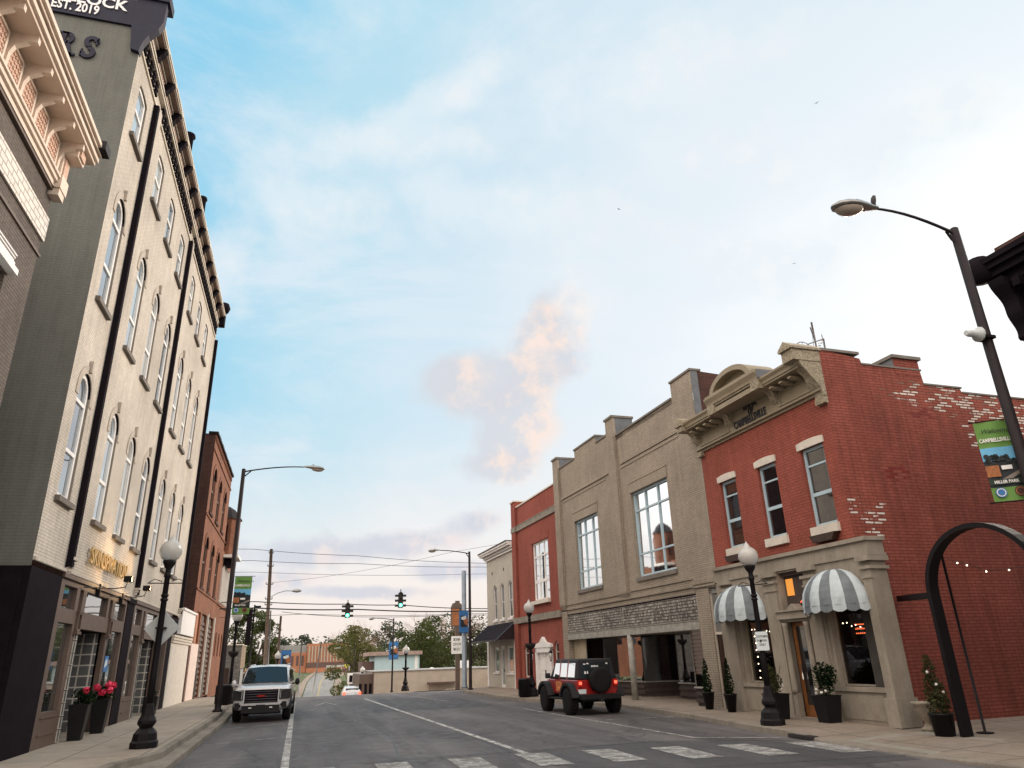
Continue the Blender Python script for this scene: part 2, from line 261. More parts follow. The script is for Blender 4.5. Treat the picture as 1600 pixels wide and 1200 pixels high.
M_orange=plain('orange_cladding',(.40,.17,.09),.7,var=.15,ns=.6); M_fence=plain('cedar_fence',(.42,.20,.10),.85,var=.2); M_fardark=plain('far_dark_brick',(.12,.075,.065),.85); M_fargrey=plain('far_grey_siding',(.26,.26,.25),.8)
M_blueb=plain('pale_blue_siding',(.42,.56,.60),.7,var=.08); M_pinkroof=plain('faded_pink_roof',(.33,.24,.21),.8)
M_bgreen=plain('banner_green',(.12,.26,.05),.7,var=.06); M_bsky=plain('banner_sky',(.14,.43,.68),.7,var=.12); M_bdark=plain('banner_trees',(.012,.018,.022),.7,var=.4,ns=12); M_bor=plain('banner_autumn',(.33,.12,.04),.7,var=.4,ns=14); M_bpath=plain('banner_path',(.22,.19,.16),.7); M_bblue=plain('banner_blue',(.03,.16,.42),.6); M_bbrn=plain('banner_brown',(.07,.02,.015),.7); M_bfoot=plain('banner_black_green',(.012,.03,.018),.7)
M_yellow=plain('sign_yellow',(.65,.60,.04),.6); M_ltblue=plain('sign_pale',(.62,.70,.72),.5,var=.04); M_blktx=plain('sign_black_text',(.015,.015,.02),.6)
M_wire=plain('wire_black',(.02,.02,.022),.6); M_bird=plain('bird_feather',(.04,.035,.035),.8)
M_rail=plain('brick_parapet',(.26,.19,.16),.9); M_guard=plain('steel_guardrail',(.45,.45,.43),.5,.3)
M_rosewood=plain('pinkish_board',(.66,.54,.48),.7,var=.05)
M_blind=plain('window_blind',(.26,.255,.24),.7)
# ---------------------------------------------------------------- mesh helpers
class MB:
    def __init__(s,off=(0,0,0),M=None):
        s.v=[];s.f=[];s.mi=[];s.sm=[];s.parts=[];s.off=Vector(off);s.M=M;s.m=0;s.smooth=False
    def p(s,P):
        P=Vector(P)
        if s.M is not None: P=s.M@P
        s.v.append(P+s.off); return len(s.v)-1
    def face(s,pts,m=None):
        i=[s.p(q) for q in pts]; s.f.append(i); s.mi.append(s.m if m is None else m); s.sm.append(s.smooth)
    def fi(s,idx,m=None): s.f.append(list(idx)); s.mi.append(s.m if m is None else m); s.sm.append(s.smooth)
    def box(s,x0,x1,y0,y1,z0,z1,m=None):
        if x0>x1:x0,x1=x1,x0
        if y0>y1:y0,y1=y1,y0
        if z0>z1:z0,z1=z1,z0
        a=[s.p(q) for q in ((x0,y0,z0),(x1,y0,z0),(x1,y1,z0),(x0,y1,z0),(x0,y0,z1),(x1,y0,z1),(x1,y1,z1),(x0,y1,z1))]
        for q in ((3,2,1,0),(4,5,6,7),(0,1,5,4),(1,2,6,5),(2,3,7,6),(3,0,4,7)): s.fi([a[k] for k in q],m)
    def hexa(s,b,t,m=None):
        a=[s.p(q) for q in list(b)+list(t)]
        for q in ((3,2,1,0),(4,5,6,7),(0,1,5,4),(1,2,6,5),(2,3,7,6),(3,0,4,7)): s.fi([a[k] for k in q],m)
    def prism(s,pts,ax,d0,d1,m=None,caps=True):
        # pts 2d ; ax = axis of extrusion
        def P(q,d): return {'x':(d,q[0],q[1]),'y':(q[0],d,q[1]),'z':(q[0],q[1],d)}[ax]
        n=len(pts); a=[s.p(P(q,d0)) for q in pts]; b=[s.p(P(q,d1)) for q in pts]
        if caps: s.fi(a[::-1],m); s.fi(b,m)
        for k in range(n): s.fi((a[k],a[(k+1)%n],b[(k+1)%n],b[k]),m)
    def tube(s,pts,r,n=8,m=None,caps=True,sm=True):
        pts=[Vector(q) for q in pts]; old=s.smooth; s.smooth=sm; rings=[]; up=None
        for k,P in enumerate(pts):
            t=(pts[min(k+1,len(pts)-1)]-pts[max(k-1,0)])
            if t.length<1e-9: t=Vector((0,0,1))
            t.normalize()
            if up is None: up=Vector((0,0,1)) if abs(t.z)<.9 else Vector((1,0,0))
            a=t.cross(up)
            if a.length<1e-4: a=t.cross(Vector((0,1,0)))
            a.normalize(); b=a.cross(t); up=b
            rr=r[k] if isinstance(r,(list,tuple)) else r
            rings.append([s.p(P+(a*math.cos(2*PI*j/n)+b*math.sin(2*PI*j/n))*rr) for j in range(n)])
        for k in range(len(rings)-1):
            for j in range(n): s.fi((rings[k][j],rings[k][(j+1)%n],rings[k+1][(j+1)%n],rings[k+1][j]),m)
        s.smooth=False
        if caps: s.fi(rings[0],m); s.fi(rings[-1][::-1],m)
        s.smooth=old
    def lathe(s,prof,c=(0,0,0),n=16,m=None,sm=True,axis='z',square=False,sx=1,sy=1):
        old=s.smooth; s.smooth=sm; c=Vector(c); rings=[]
        for r,z in prof:
            ring=[]
            for j in range(n):
                t=2*PI*(j+.5)/n; k=1
                if square: k=1/max(abs(math.cos(t)),abs(math.sin(t)))
                a,b=r*math.cos(t)*k*sx,r*math.sin(t)*k*sy
                ring.append(s.p(c+Vector({'z':(a,b,z),'x':(z,a,b),'y':(a,z,b)}[axis])))
            rings.append(ring)
        for k in range(len(rings)-1):
            for j in range(n): s.fi((rings[k][j],rings[k][(j+1)%n],rings[k+1][(j+1)%n],rings[k+1][j]),m)
        s.smooth=False
        if prof[0][0]>1e-4: s.fi(rings[0][::-1],m)
        if prof[-1][0]>1e-4: s.fi(rings[-1],m)
        s.smooth=old
    def grid(s,rows,m=None,close=False):
        ids=[[s.p(q) for q in r] for r in rows]
        for i in range(len(ids)-1):
            n=len(ids[i])
            for j in range(n if close else n-1): s.fi((ids[i][j],ids[i][(j+1)%n],ids[i+1][(j+1)%n],ids[i+1][j]),m)
        return ids
    def cut(s):
        if s.f: s.parts.append((s.v,s.f,s.mi,s.sm)); s.v=[];s.f=[];s.mi=[];s.sm=[]
    def build(s,name,mats,parent=None,bevel=0,subs=0,weld=False):
        if s.parts:
            s.cut(); P=s.parts; s.parts=[]; out=[]
            for q in P: s.v,s.f,s.mi,s.sm=q; out.append(s.build(name,mats,parent,bevel,subs,weld))
            return out[0]
        me=bpy.data.meshes.new(name); me.from_pydata([tuple(q) for q in s.v],[],s.f)
        if not isinstance(mats,(list,tuple)): mats=[mats]
        for m in mats: me.materials.append(m)
        me.polygons.foreach_set('material_index',s.mi); me.polygons.foreach_set('use_smooth',s.sm)
        uv=me.uv_layers.new(name='UVMap'); 
        for p in me.polygons:
            n=p.normal; ax=max(range(3),key=lambda k:abs(n[k]))
            for li in p.loop_indices:
                c=me.vertices[me.loops[li].vertex_index].co
                uv.data[li].uv=(c.y,c.z) if ax==0 else ((c.x,c.z) if ax==1 else (c.x,c.y))
        o=bpy.data.objects.new(name,me); C.objects.link(o)
        if parent is not None: o.parent=parent
        if weld or subs or bevel:
            bm=bmesh.new(); bm.from_mesh(me); bmesh.ops.remove_doubles(bm,verts=bm.verts,dist=1e-4); bmesh.ops.recalc_face_normals(bm,faces=bm.faces); bm.to_mesh(me); bm.free()
        if bevel:
            b=o.modifiers.new('b','BEVEL'); b.width=bevel; b.segments=2; b.limit_method='ANGLE'; b.angle_limit=R(35)
        if subs: b=o.modifiers.new('s','SUBSURF'); b.levels=subs; b.render_levels=subs
        return o
def tag(o,label,cat,group=None,loc=None):
    o['label']=label; o['category']=cat
    if group: o['group']=group
    if loc is not None: o.location=loc
    return o
def thing(name,label,cat,loc=(0,0,0),rz=0,group=None):
    o=bpy.data.objects.new(name,None); C.objects.link(o); o.empty_display_size=.3; o.location=loc; o.rotation_euler=(0,0,rz); return tag(o,label,cat,group)
def stuffy(o,kind='structure'): o['kind']=kind; return o
def dup(root,loc=None,rz=None,label=None,scale=None):
    r=root.copy(); C.objects.link(r)
    if loc is not None: r.location=loc
    if rz is not None: r.rotation_euler=(0,0,rz)
    if scale: r.scale=(scale,)*3
    if label: r['label']=label
    for ch in list(root.children):
        c=ch.copy(); C.objects.link(c); c.parent=r
        for gg in list(ch.children): d=gg.copy(); C.objects.link(d); d.parent=c
    return r
def text(body,size,mat,parent,M,ext=.01,off=0,sx=1,name='lettering',align='LEFT',shear=0,space=1):
    cu=bpy.data.curves.new('t','FONT'); cu.body=body; cu.size=size; cu.extrude=ext; cu.offset=off; cu.align_x=align; cu.shear=shear; cu.space_character=space; cu.resolution_u=3
    ob=bpy.data.objects.new('t',cu); C.objects.link(ob); dg=bpy.context.evaluated_depsgraph_get(); me=bpy.data.meshes.new_from_object(ob.evaluated_get(dg))
    bpy.data.objects.remove(ob); bpy.data.curves.remove(cu)
    me.transform(M@Matrix.Diagonal((sx,1,1,1))); me.materials.clear(); me.materials.append(mat); me.name=name
    o=bpy.data.objects.new(name,me); C.objects.link(o); o.parent=parent; return o
def fx(x,y,z,rx=90): return Matrix.Translation((x,y,z))@Matrix.Rotation(R(rx),4,'X')   # text standing in the facade plane
def outline(xa,xb,za,zb,r=0,n=12):
    pts=[(xa,za),(xb,za)]
    if r<=0: return pts+[(xb,zb),(xa,zb)]
    cx=(xa+xb)/2; rx=(xb-xa)/2
    return pts+[(cx+rx*math.cos(PI*k/n),zb-r+r*math.sin(PI*k/n)) for k in range(n+1)]
def ring(mb,o,i,y0,y1,m=None):
    n=len(o)
    for k in range(n):
        a,b=o[k],o[(k+1)%n]; c,d=i[(k+1)%n],i[k]
        mb.face([(a[0],y0,a[1]),(b[0],y0,b[1]),(c[0],y0,c[1]),(d[0],y0,d[1])],m)
        mb.face([(d[0],y0,d[1]),(c[0],y0,c[1]),(c[0],y1,c[1]),(d[0],y1,d[1])],m)
        mb.face([(b[0],y0,b[1]),(a[0],y0,a[1]),(a[0],y1,a[1]),(b[0],y1,b[1])],m)
def wall(mb,x0,x1,z0,z1,ops,y=0,rev=.2,m=0,mr=None,n=12,ma=None):
    if mr is None: mr=m
    if ma is None: ma=mr
    xs=sorted({x0,x1,*[o[0] for o in ops],*[o[1] for o in ops]}); zs=sorted({z0,z1,*[o[2] for o in ops],*[o[3] for o in ops]})
    for i in range(len(xs)-1):
        for j in range(len(zs)-1):
            cx=(xs[i]+xs[i+1])/2; cz=(zs[j]+zs[j+1])/2
            if any(o[0]<cx<o[1] and o[2]<cz<o[3] for o in ops): continue
            mb.face([(xs[i],y,zs[j]),(xs[i+1],y,zs[j]),(xs[i+1],y,zs[j+1]),(xs[i],y,zs[j+1])],m)
    for o in ops:
        r=o[4] if len(o)>4 else 0; ol=outline(*o[:4],r,n)
        if r>0:
            arc=ol[2:]
            for k in range(len(arc)-1):
                a,b=arc[k],arc[k+1]; mb.face([(a[0],y,a[1]),(a[0],y,o[3]),(b[0],y,o[3]),(b[0],y,b[1])],m)
        for k in range(len(ol)):
            a,b=ol[k],ol[(k+1)%len(ol)]; mb.face([(b[0],y,b[1]),(a[0],y,a[1]),(a[0],y+rev,a[1]),(b[0],y+rev,b[1])],ma if (r>.2 and 2<=k<len(ol)-1 and a[0]>o[0]+(o[1]-o[0])*.1) else mr)
def window(par,off,xa,xb,za,zb,r=0,y=.12,fw=.07,vs=(),hs=(),fm=None,gm=None,bar=.035,sill=None,sm=None,proud=.08,name='window',depth=.06,rail=(),tilt=0):
    fm=fm or M_white; gm=gm or M_glassL; e=.004
    mb=MB(off); ring(mb,outline(xa+e,xb-e,za+e,zb-e,r),outline(xa+fw,xb-fw,za+fw,zb-fw,max(r-fw,.02) if r else 0),y,y+depth)
    def zt(x):
        if not r: return zb-fw
        rx=(xb-xa)/2-fw; d=min(abs(x-(xa+xb)/2)/rx,1); return zb-r+(r-fw)*math.sqrt(1-d*d)
    for v in vs: mb.box(v-bar/2,v+bar/2,y+.008,y+depth,za+fw,zt(v))
    for h in hs: mb.box(xa+fw,xb-fw,y+.012,y+depth,h-bar/2,h+bar/2)
    for h in rail: mb.box(xa+fw,xb-fw,y+.004,y+depth,h-bar,h+bar)
    w_=mb.build(name,fm,par)
    g_=MB(off); ol=outline(xa+fw*.6,xb-fw*.6,za+fw*.6,zb-fw*.6,max(r-fw*.6,.02) if r else 0); g_.face([(q[0],y+depth*.7+tilt*(q[1]-za),q[1]) for q in ol]); g_.build('pane',gm,w_)
    if sill is not None:
        s_=MB(off); s_.box(xa-sill[0],xb+sill[0],-proud,y-.002,za-sill[1],za-.003); s_.build('sill',sm or M_taupe,w_)
    return w_
def zt(Y):
    pts=[(-400,0),(44,0),(50,-.07),(56,-.26),(62,-.56),(70,-1.12),(77,-1.76),(90,-2.85),(105,-4.0),(130,-5.5),(165,-6.6),(200,-6.65),(225,-6.05),(260,-4.15),(300,-2.75),(350,-1.1),(400,.2),(480,1.6),(700,5),(1600,14),(4000,20)]
    for (a,b),(c,d) in zip(pts,pts[1:]):
        if Y<=c: t=(Y-a)/(c-a); return b+(d-b)*t
    return 20
# ================================================================ GROUND
def strip(mb,xsf,ys,dz,m=None):
    rows=[]
    for Y in ys: rows.append([(x,Y,zt(Y)+dz) for x in xsf(Y)])
    mb.grid(rows,m)
YS=[-30,-10,0,5,10,15,20,25,30,35,40,44]+list(range(46,80,2))+list(range(80,240,6))+list(range(240,480,20))+[480,600,700,900,1200,1600,2200,3000,4000]
b=MB(); strip(b,lambda Y:[-3000,-600,-120,-40,-12,0,12,40,120,600,3000],YS,-.06); stuffy(b.build('ground',M_grass))
ys1=[y for y in YS if y<=52]+[52]
b=MB(); strip(b,lambda Y:[-3.3,0,4,8,12.5],[-30,-10,0,5,10,15,20,25,30,35,40,44,46,48,50,52],0); stuffy(b.build('main_street',M_asph))
b=MB(); strip(b,lambda Y:[-60,-20,-3.4,2,7,14,20,40,90],[52,54,56,58,60,61.5],0); stuffy(b.build('cross_street',M_asph2))
def road_c(Y):
    P=[(60,1.8,9.4),(77,2.2,8.6),(110,2.6,8),(160,4.0,8),(200,5.2,8),(225,6.0,8),(260,7.4,8.4),(300,10,8.8),(350,15,9),(400,24,9),(440,36,9),(470,50,9)]
    for (a,c,w),(d,c2,w2) in zip(P,P[1:]):
        if Y<=d: t=(Y-a)/(d-a); return c+(c2-c)*t, w+(w2-w)*t
    return P[-1][1:]
def rx(Y): c,w_=road_c(Y); return [c-w_/2,c,c+w_/2]
yr=list(range(62,100,3))+list(range(100,240,5))+list(range(240,471,8))
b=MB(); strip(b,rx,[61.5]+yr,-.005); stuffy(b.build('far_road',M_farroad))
b=MB(); strip(b,lambda Y:[road_c(Y)[0]-.28,road_c(Y)[0]+.28],yr,.02); stuffy(b.build('far_road_centre_line',M_yel))
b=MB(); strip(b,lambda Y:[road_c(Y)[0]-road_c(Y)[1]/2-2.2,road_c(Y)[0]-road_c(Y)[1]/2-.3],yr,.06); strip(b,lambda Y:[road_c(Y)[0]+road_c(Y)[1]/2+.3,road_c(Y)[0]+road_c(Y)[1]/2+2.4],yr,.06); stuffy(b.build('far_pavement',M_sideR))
# markings
def poly(mb,pts,dz,m=None): mb.face([(x,y,zt(y)+dz) for x,y in pts],m)
b=MB()
ln=[y for y in range(10,51,4)]
def line(mb,pts,w_,dz=.006,n=6):
    for (a,c) in zip(pts,pts[1:]):
        A=Vector(a);B=Vector(c);d=(B-A).normalized();q=Vector((-d.y,d.x))*w_/2
        for k in range(n):
            P=A.lerp(B,k/n);Q=A.lerp(B,(k+1)/n); poly(mb,[P-q,Q-q,Q+q,P+q],dz)
line(b,[(-.13,9.5),(-.10,44.5)],.16); line(b,[(4.83,16.25),(3.68,43.6)],.16); stuffy(b.build('lane_marking',M_mark))
b=MB(); line(b,[(8.69,29.4),(9.22,16.9),(11.0,15.75)],.10); line(b,[(9.4,22.65),(11.6,22.4)],.10); line(b,[(9.0,28.9),(11.4,28.7)],.1)
line(b,[(-2.3,22.3),(-.22,23.3)],.10); line(b,[(-2.3,27.3),(-.22,28.5)],.10); line(b,[(-2.3,34),(-.22,34.9)],.10); line(b,[(6.3,44.5),(7.15,37)],.10); line(b,[(.1,46.8),(3.4,46.4)],.25); line(b,[(6.0,45.8),(9.3,45.4)],.2); line(b,[(1.65,28.0),(2.1,27.9)],.14); line(b,[(.95,38.8),(1.5,41.5)],.12); line(b,[(1.9,38.9),(1.5,41.5)],.12)
stuffy(b.build('parking_marking',M_mark2))
b=MB()
for k in range(-1,5):
    x=4.53+1.45*k; y1=16.2-.25*max(0,x-5.4)-(.0); b.face([(x,y1-1.95,.008),(x+.66,y1-2.0,.008),(x+.70,y1-.1,.008),(x+.02,y1,.008)])
for x in (.15,1.6): b.face([(x,14.3,.008),(x+.66,14.3,.008),(x+.68,16.2,.008),(x+.02,16.25,.008)])
stuffy(b.build('crosswalk_marking',M_cross))
b=MB(); line(b,[(-2.3,16.9),(1.8,16.55),(4.6,16.6),(8,16.7),(11,15.2)],.035,.004); line(b,[(4.56,23.7),(4.60,16.6)],.05,.004); line(b,[(.8,25.9),(2.6,26.15),(4.2,26.1)],.05,.004); line(b,[(-.2,31.8),(2.1,32.3),(5.6,31.7),(8.4,32.2)],.04,.004); line(b,[(2.2,16.6),(2.6,22),(2.3,29),(2.8,38)],.03,.004); line(b,[(5.1,13.6),(5.5,12.9),(11,12.2)],.04,.004)
stuffy(b.build('tar_seam',M_tar))
b=MB(); b.face([(5.0,12.2,.003),(10.9,11.7,.003),(10.9,14.9,.003),(8,16.65,.003),(5.0,16.55,.003)]); b.face([(3.0,31.9,.003),(8.3,32.0,.003),(8.2,41,.003),(4.2,42,.003)]); stuffy(b.build('road_patch',asphalt('dark_patch_asphalt',(.060,.057,.06),(.092,.088,.088),False)))
# left pavement : lower step + upper slab
def slab(name,edge,back,h0,h1,top,kerb,wk=.16,ydrop=True):
    """edge: kerb polyline (x,y) ; back x ; kerb face between h0 and h1"""
    b=MB(); o=[]
    for i,(x,y) in enumerate(edge):
        z=zt(y); o.append((x,y,z))
    sgn=1 if back>edge[0][0] else -1
    rows=[[(x,y,z+h0),(x+sgn*.012,y,z+h1-.02),(x+sgn*.03,y,z+h1),(x+sgn*wk,y,z+h1)] for x,y,z in o]
    b.grid(rows); k=b.build(name+'_kerb',kerb); stuffy(k)
    b=MB(); b.grid([[(x+sgn*wk,y,z+h1-.002)]+[(x+sgn*wk+(back-x-sgn*wk)*t,y,z+h1-.002) for t in (.33,.66,1)] for x,y,z in o]); stuffy(b.build(name,top))
def dens(pts,st=2.):
    out=[]
    for (a,c) in zip(pts,pts[1:]):
        n=max(1,int(math.dist(a,c)/st))
        for k in range(n): t=k/n; out.append((a[0]+(c[0]-a[0])*t,a[1]+(c[1]-a[1])*t))
    return out+[pts[-1]]
slab('lower_step',dens([(-2.3,6),(-2.36,18),(-2.38,30),(-2.6,38),(-2.95,45),(-3.1,49),(-3.6,51.5),(-4.6,52.2)]),-6,-.02,.14,M_kerb,M_kerb)
slab('left_sidewalk',dens([(-3.35,6),(-3.3,15.8),(-3.2,16.9),(-2.95,17.5),(-2.68,18.4),(-2.68,30),(-2.9,38),(-3.25,45),(-3.4,49),(-3.9,51),(-4.8,51.8)]),-9.,.13,.28,M_side,M_kerb)
KR=dens([(11.3,-6),(11.05,9.5),(11.05,12)],2)+dens([(11.05,12.6),(11.05,14.3),(11.1,14.8),(11.15,16),(11.2,17.4),(11.7,21.5),(11.85,27),(11.3,30.5),(10.4,33.3),(10.0,35),(9.8,38),(9.75,45),(9.9,46.6),(10.3,48.5),(11.2,50.4),(12.6,51.6),(15,52.0)],1.5)
b=MB(); t_=MB(); rows=[];rt=[]
def kh(y): return .03 if 10<y<14.5 else (.03+(y-14.5)*.07 if y<16 else .135) if y>=14.5 else .1
for x,y in KR:
    z=zt(y);h=kh(y); rows.append([(x,y,z-.02),(x+.012,y,z+h-.02),(x+.03,y,z+h),(x+.16,y,z+h)])
    hb=.10 if y<16 else .15; rt.append([(x+.16+(26-x)*t,y,z+h+(hb-h)*min(1,t*9)-.002) for t in (0,.06,.12,.25,.5,1)])
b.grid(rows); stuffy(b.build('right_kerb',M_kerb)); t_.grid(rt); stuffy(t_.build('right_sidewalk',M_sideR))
b=MB(); b.face([(11.3,11.9,.036),(13.6,12.3,.104),(13.6,14.3,.106),(12.6,14.4,.088),(11.4,14.3,.040)]); stuffy(b.build('kerb_ramp',M_ramp))
b=MB(); b.box(11.02,11.24,14.95,15.75,.012,.085); stuffy(b.build('drain_inlet',M_tar))
b=MB(); strip(b,lambda Y:[14,20,40],[52.1,56],.08); stuffy(b.build('corner_lawn',M_grass))
b=MB(); b.grid([[(x,y,zt(y)+.10) for x in (9.3 if y<65 else 7.4,14,30)] for y in (61.8,63,66,70,74,80)]); b.grid([[(x,y,zt(y)+.12) for x in (-3.6,-6,-30)] for y in (61.8,64,68,72,76,82,90)]); stuffy(b.build('far_corner_pavement',M_sideR))
# ================================================================ RIGHT BUILDINGS  (facade coordinates: x=-s, y inward)
RP=Vector((13.7,15.4,0)); RU=Vector((-math.sin(R(2)),math.cos(R(2)),0)); RZ=R(-88)
def rbld(name,label,cat,s0): return thing(name,label,cat,tuple(RP+RU*s0),RZ), (s0,0,0)
# ---- bank
bk,o=rbld('bank_building','two storey red painted brick bank with khaki cornice and limestone shopfront at the corner','building',0)
wins=[(4.65,5.55),(2.57,3.47),(.47,1.42)]
b=MB(o); ops=[(-c,-a,5.05,7.28) for a,c in wins]; wall(b,-6.45,0,4.45,9.3,ops,0,.22)
b.build('brick_front',M_redpaint,bk)
b=MB(o)
for a,c in wins:
    b.cut(); x0,x1=-c,-a; n=6
    pts=[(x0-.07,7.28)]+[(x1+.07,7.28)]+[(x1+.07-(x1-x0+.14)*k/n,7.47+.045*math.sin(PI*k/n)) for k in range(n+1)]
    b.prism(pts,'y',-.05,.03)
b.build('window_lintel',M_whtlint,bk)
for i,(a,c) in enumerate(wins):
    w_=window(bk,o,-c,-a,5.05,7.28,0,.10,.085,(),(6.78,),M_winframe,M_glassd,.05,(.06,.24),M_whtlint,.09,rail=(5.95,))
    if i!=1:
        bb=MB(o); bb.prism([(-c-.02,4.80),(-a+.02,4.80),(-a-.12,4.60),(-c+.12,4.60)],'y',-.22,-.003); bb.build('flower_box',M_door,w_)
b=MB(o)   # rest of the shell: side wall with stepped top, back, roof
prof=[(.06,0),(20,0),(20,8.9),(6.0,9.0),(5.2,9.02),(5.15,9.12),(3.75,9.16),(3.72,9.55),(1.55,9.62),(1.5,9.78),(.06,9.95)]
b.face([(0,(0 if y<.1 else y),z) for y,z in prof],0); b.build('brick_side',M_redside,bk)
b=MB(o); b.prism([(p[0],p[1]) for p in prof],'x',-.35,-.01,0); b.face([(-6.45,0,9.0),(-.2,0,9.0),(-.2,20,8.6),(-6.45,20,8.6)]); b.face([(-6.45,20,0),(0,20,0),(0,20,8.9),(-6.45,20,8.9)]); b.build('roof',M_greybody,bk)
b=MB(o); 
for (y0,y1,z0,z1) in ((1.5,3.75,9.55,9.64),(3.7,5.2,9.12,9.2)): b.box(-.4,.03,y0,y1,z1-.05,z1)
b.box(-.4,.03,0.1,1.5,9.9,9.98); b.box(-.4,.03,5.2,19,9.0,9.05); b.build('coping',M_tancap,bk)
ch=MB(o); ch.box(-.75,.012,2.75,3.7,9.4,9.92); ch.box(-.82,.08,2.68,3.78,9.92,10.02,1); ch.box(-.7,.0,2.735,2.75,9.4,9.92,2); ch.build('chimney',[M_redside,M_tancap,M_bgrey],bk)
# cornice
def console(mb,x0,x1,z0,z1,out,y=0,m=0):
    n=16; pts=[(y+.02,z0),(y-.06,z0)]
    for k in range(n+1):
        t=k/n; pts.append((y-.10-(out-.10)*(t**1.7)+.035*math.sin(t*4*PI),z0+.05+(z1-z0-.05)*t))
    pts+=[(y+.02,z1)]
    mb.prism(pts,'x',x0,x1,m)
b=MB(o)
def crown(mb,x0,x1,z,out,h=.36,m=0):
    pr=[(0,z),(-.35*out,z),(-.35*out,z+.04),(-.86*out,z+.08),(-.86*out,z+.14),(-.9*out,z+.14),(-.92*out,z+.22),(-out,z+h-.06),(-out,z+h),(0.1,z+h+.04)]
    mb.prism(pr,'x',x0,x1,m)
b.box(-6.5,0.05,-.07,.0,8.58,8.68); b.box(-6.45,0.0,-.12,-.0,8.68,9.32)
for x0,x1 in ((-6.2,-4.4),(-1.75,-.3)):
    ring(b,outline(x0,x1,8.76,9.2),outline(x0+.05,x1-.05,8.81,9.15),-.15,-.12)
b.box(-6.48,0.04,-.16,-.0,8.66,8.72)
crown(b,-6.45,-4.45,9.26,.78); crown(b,-1.72,-.1,9.26,.78); crown(b,-4.5,-1.68,9.46,.92,.42)
b.box(-4.45,-1.72,-.80,0,9.32,9.47); b.box(-4.45,-1.72,-.1,.5,9.4,9.86)
# grey return on the raised centre
for x0 in (-1.68,): b.box(x0-.001,x0+.03,-.86,.9,9.62,9.9,1)
# arched pediment
n=18; cx=-3.1; rr=1.12; arc=[(cx+rr*math.cos(PI*k/n),9.88+.62*math.sin(PI*k/n)) for k in range(n+1)]; arc2=[(cx+(rr-.2)*math.cos(PI*k/n),9.88+.45*math.sin(PI*k/n)) for k in range(n+1)]
b.prism(arc,'y',-.55,.15)
for k in range(n): 
    a,c,d,e=arc[k],arc[k+1],arc2[k+1],arc2[k]; b.prism([a,c,d,e],'y',-.86,-.55)
b.box(cx-1.35,cx+1.35,-.9,.1,9.86,9.93)
b.build('cornice',[M_gcor,M_bgrey],bk)
b=MB(o)
for xs in [(-6.48,-6.2),(-4.42,-4.15),(-2.02,-1.75)]: b.cut(); console(b,xs[0],xs[1],8.60 if xs[0]<-6 or xs[0]>-.5 else 8.66,9.55 if xs[0]<-6 else 9.6,.72)
b.cut(); console(b,-.32,.04,8.42,9.55,.78); b.cut()
for xs in [(-6.52,-6.18),(-4.47,-4.1),(-2.07,-1.7)]:
    b.cut(); zz=9.3; b.box(xs[0],xs[1],-.84,-.3,zz,zz+.3)
b.cut(); b.prism([(-.37,9.5),(.08,9.5),(.08,9.86),(-.14,10.02),(-.37,9.86)],'y',-.95,0); b.prism([(-.42,9.83),(.13,9.83),(.13,9.9),(-.14,10.1),(-.42,9.9)],'y',-1.02,.05)
b.cut(); b.prism([(-6.58,9.5),(-6.15,9.5),(-6.15,9.72),(-6.36,9.84),(-6.58,9.72)],'y',-.9,0)
b.cut(); b.prism([(0,8.5),(-.12,8.5),(-.16,8.75),(-.38,9.0),(-.72,9.4),(-.8,9.85),(0,9.9)],'x',.0,.06)
b.cut(); b.box(-6.5,-6.22,-.14,-.0,8.42,8.6); b.cut(); b.box(-.3,.06,-.14,-.0,8.28,8.45)
b.build('cornice_bracket',M_gcorn,bk)
b=MB(o)
for x in [-6.0,-5.55,-5.1,-4.7,-1.45,-1.0,-.6]: 
    b.cut(); b.prism([(-.14,9.16),(-.5,9.16),(-.62,9.2),(-.62,9.25),(-.14,9.3)],'x',x-.07,x+.07)
for x in [-3.9,-3.35,-2.8,-2.25]: b.cut(); b.prism([(-.14,9.34),(-.6,9.34),(-.74,9.38),(-.74,9.45),(-.14,9.47)],'x',x-.08,x+.08)
b.build('modillion',M_gcor,bk)
for s_,z_,sz,t_x in ((3.5,9.22,.33,'BANK'),(3.28,9.02,.26,'OF'),(4.1,8.76,.34,'CAMPBELLSVILLE')):
    text(t_x,sz,M_blktx,bk,fx(-s_,-.14,z_),.012,.010,.80 if t_x!='CAMPBELLSVILLE' else .66)
# stone shopfront
b=MB(o); so=.12
ops=[(-5.5,-3.88,.95,3.62,.8),(-3.2,-2.05,.15,4.0),(-1.5,.15,.95,3.62,.8)]
wall(b,-6.4,.44,.12,4.12,ops,-so,.42)
b.face([(.44,-so,.12),(.44,.38,.12),(.44,.38,4.12),(.44,-so,4.12)]); b.face([(.44,.38,.12),(.0,.38,.12),(.0,.38,4.12),(.44,.38,4.12)])
b.box(-6.4,.47,-so-.02,.40,4.12,4.42); b.box(-6.44,.53,-so-.10,.44,4.42,4.52); b.box(-6.42,.50,-so-.05,.42,4.05,4.12)
for x0,x1 in ((.19,.46),(-2.04,-1.56),(-3.82,-3.26),(-6.05,-5.56)):
    b.box(x0,x1,-so-.07,-so,.12,3.72); b.box(x0-.05,x1+.05,-so-.12,-so+.0,3.72,3.80); b.box(x0-.03,x1+.03,-so-.10,-so,3.5,3.55); b.box(x0-.08,x1+.08,-so-.14,-so,3.92,4.04); b.box(x0-.05,x1+.05,-so-.13,-so,.12,.75)
b.box(.44,.50,-so-.11,.42,3.72,3.80); b.box(.44,.49,-so-.1,.42,.12,.75); b.box(.44,.52,-so-.13,.43,3.92,4.04)
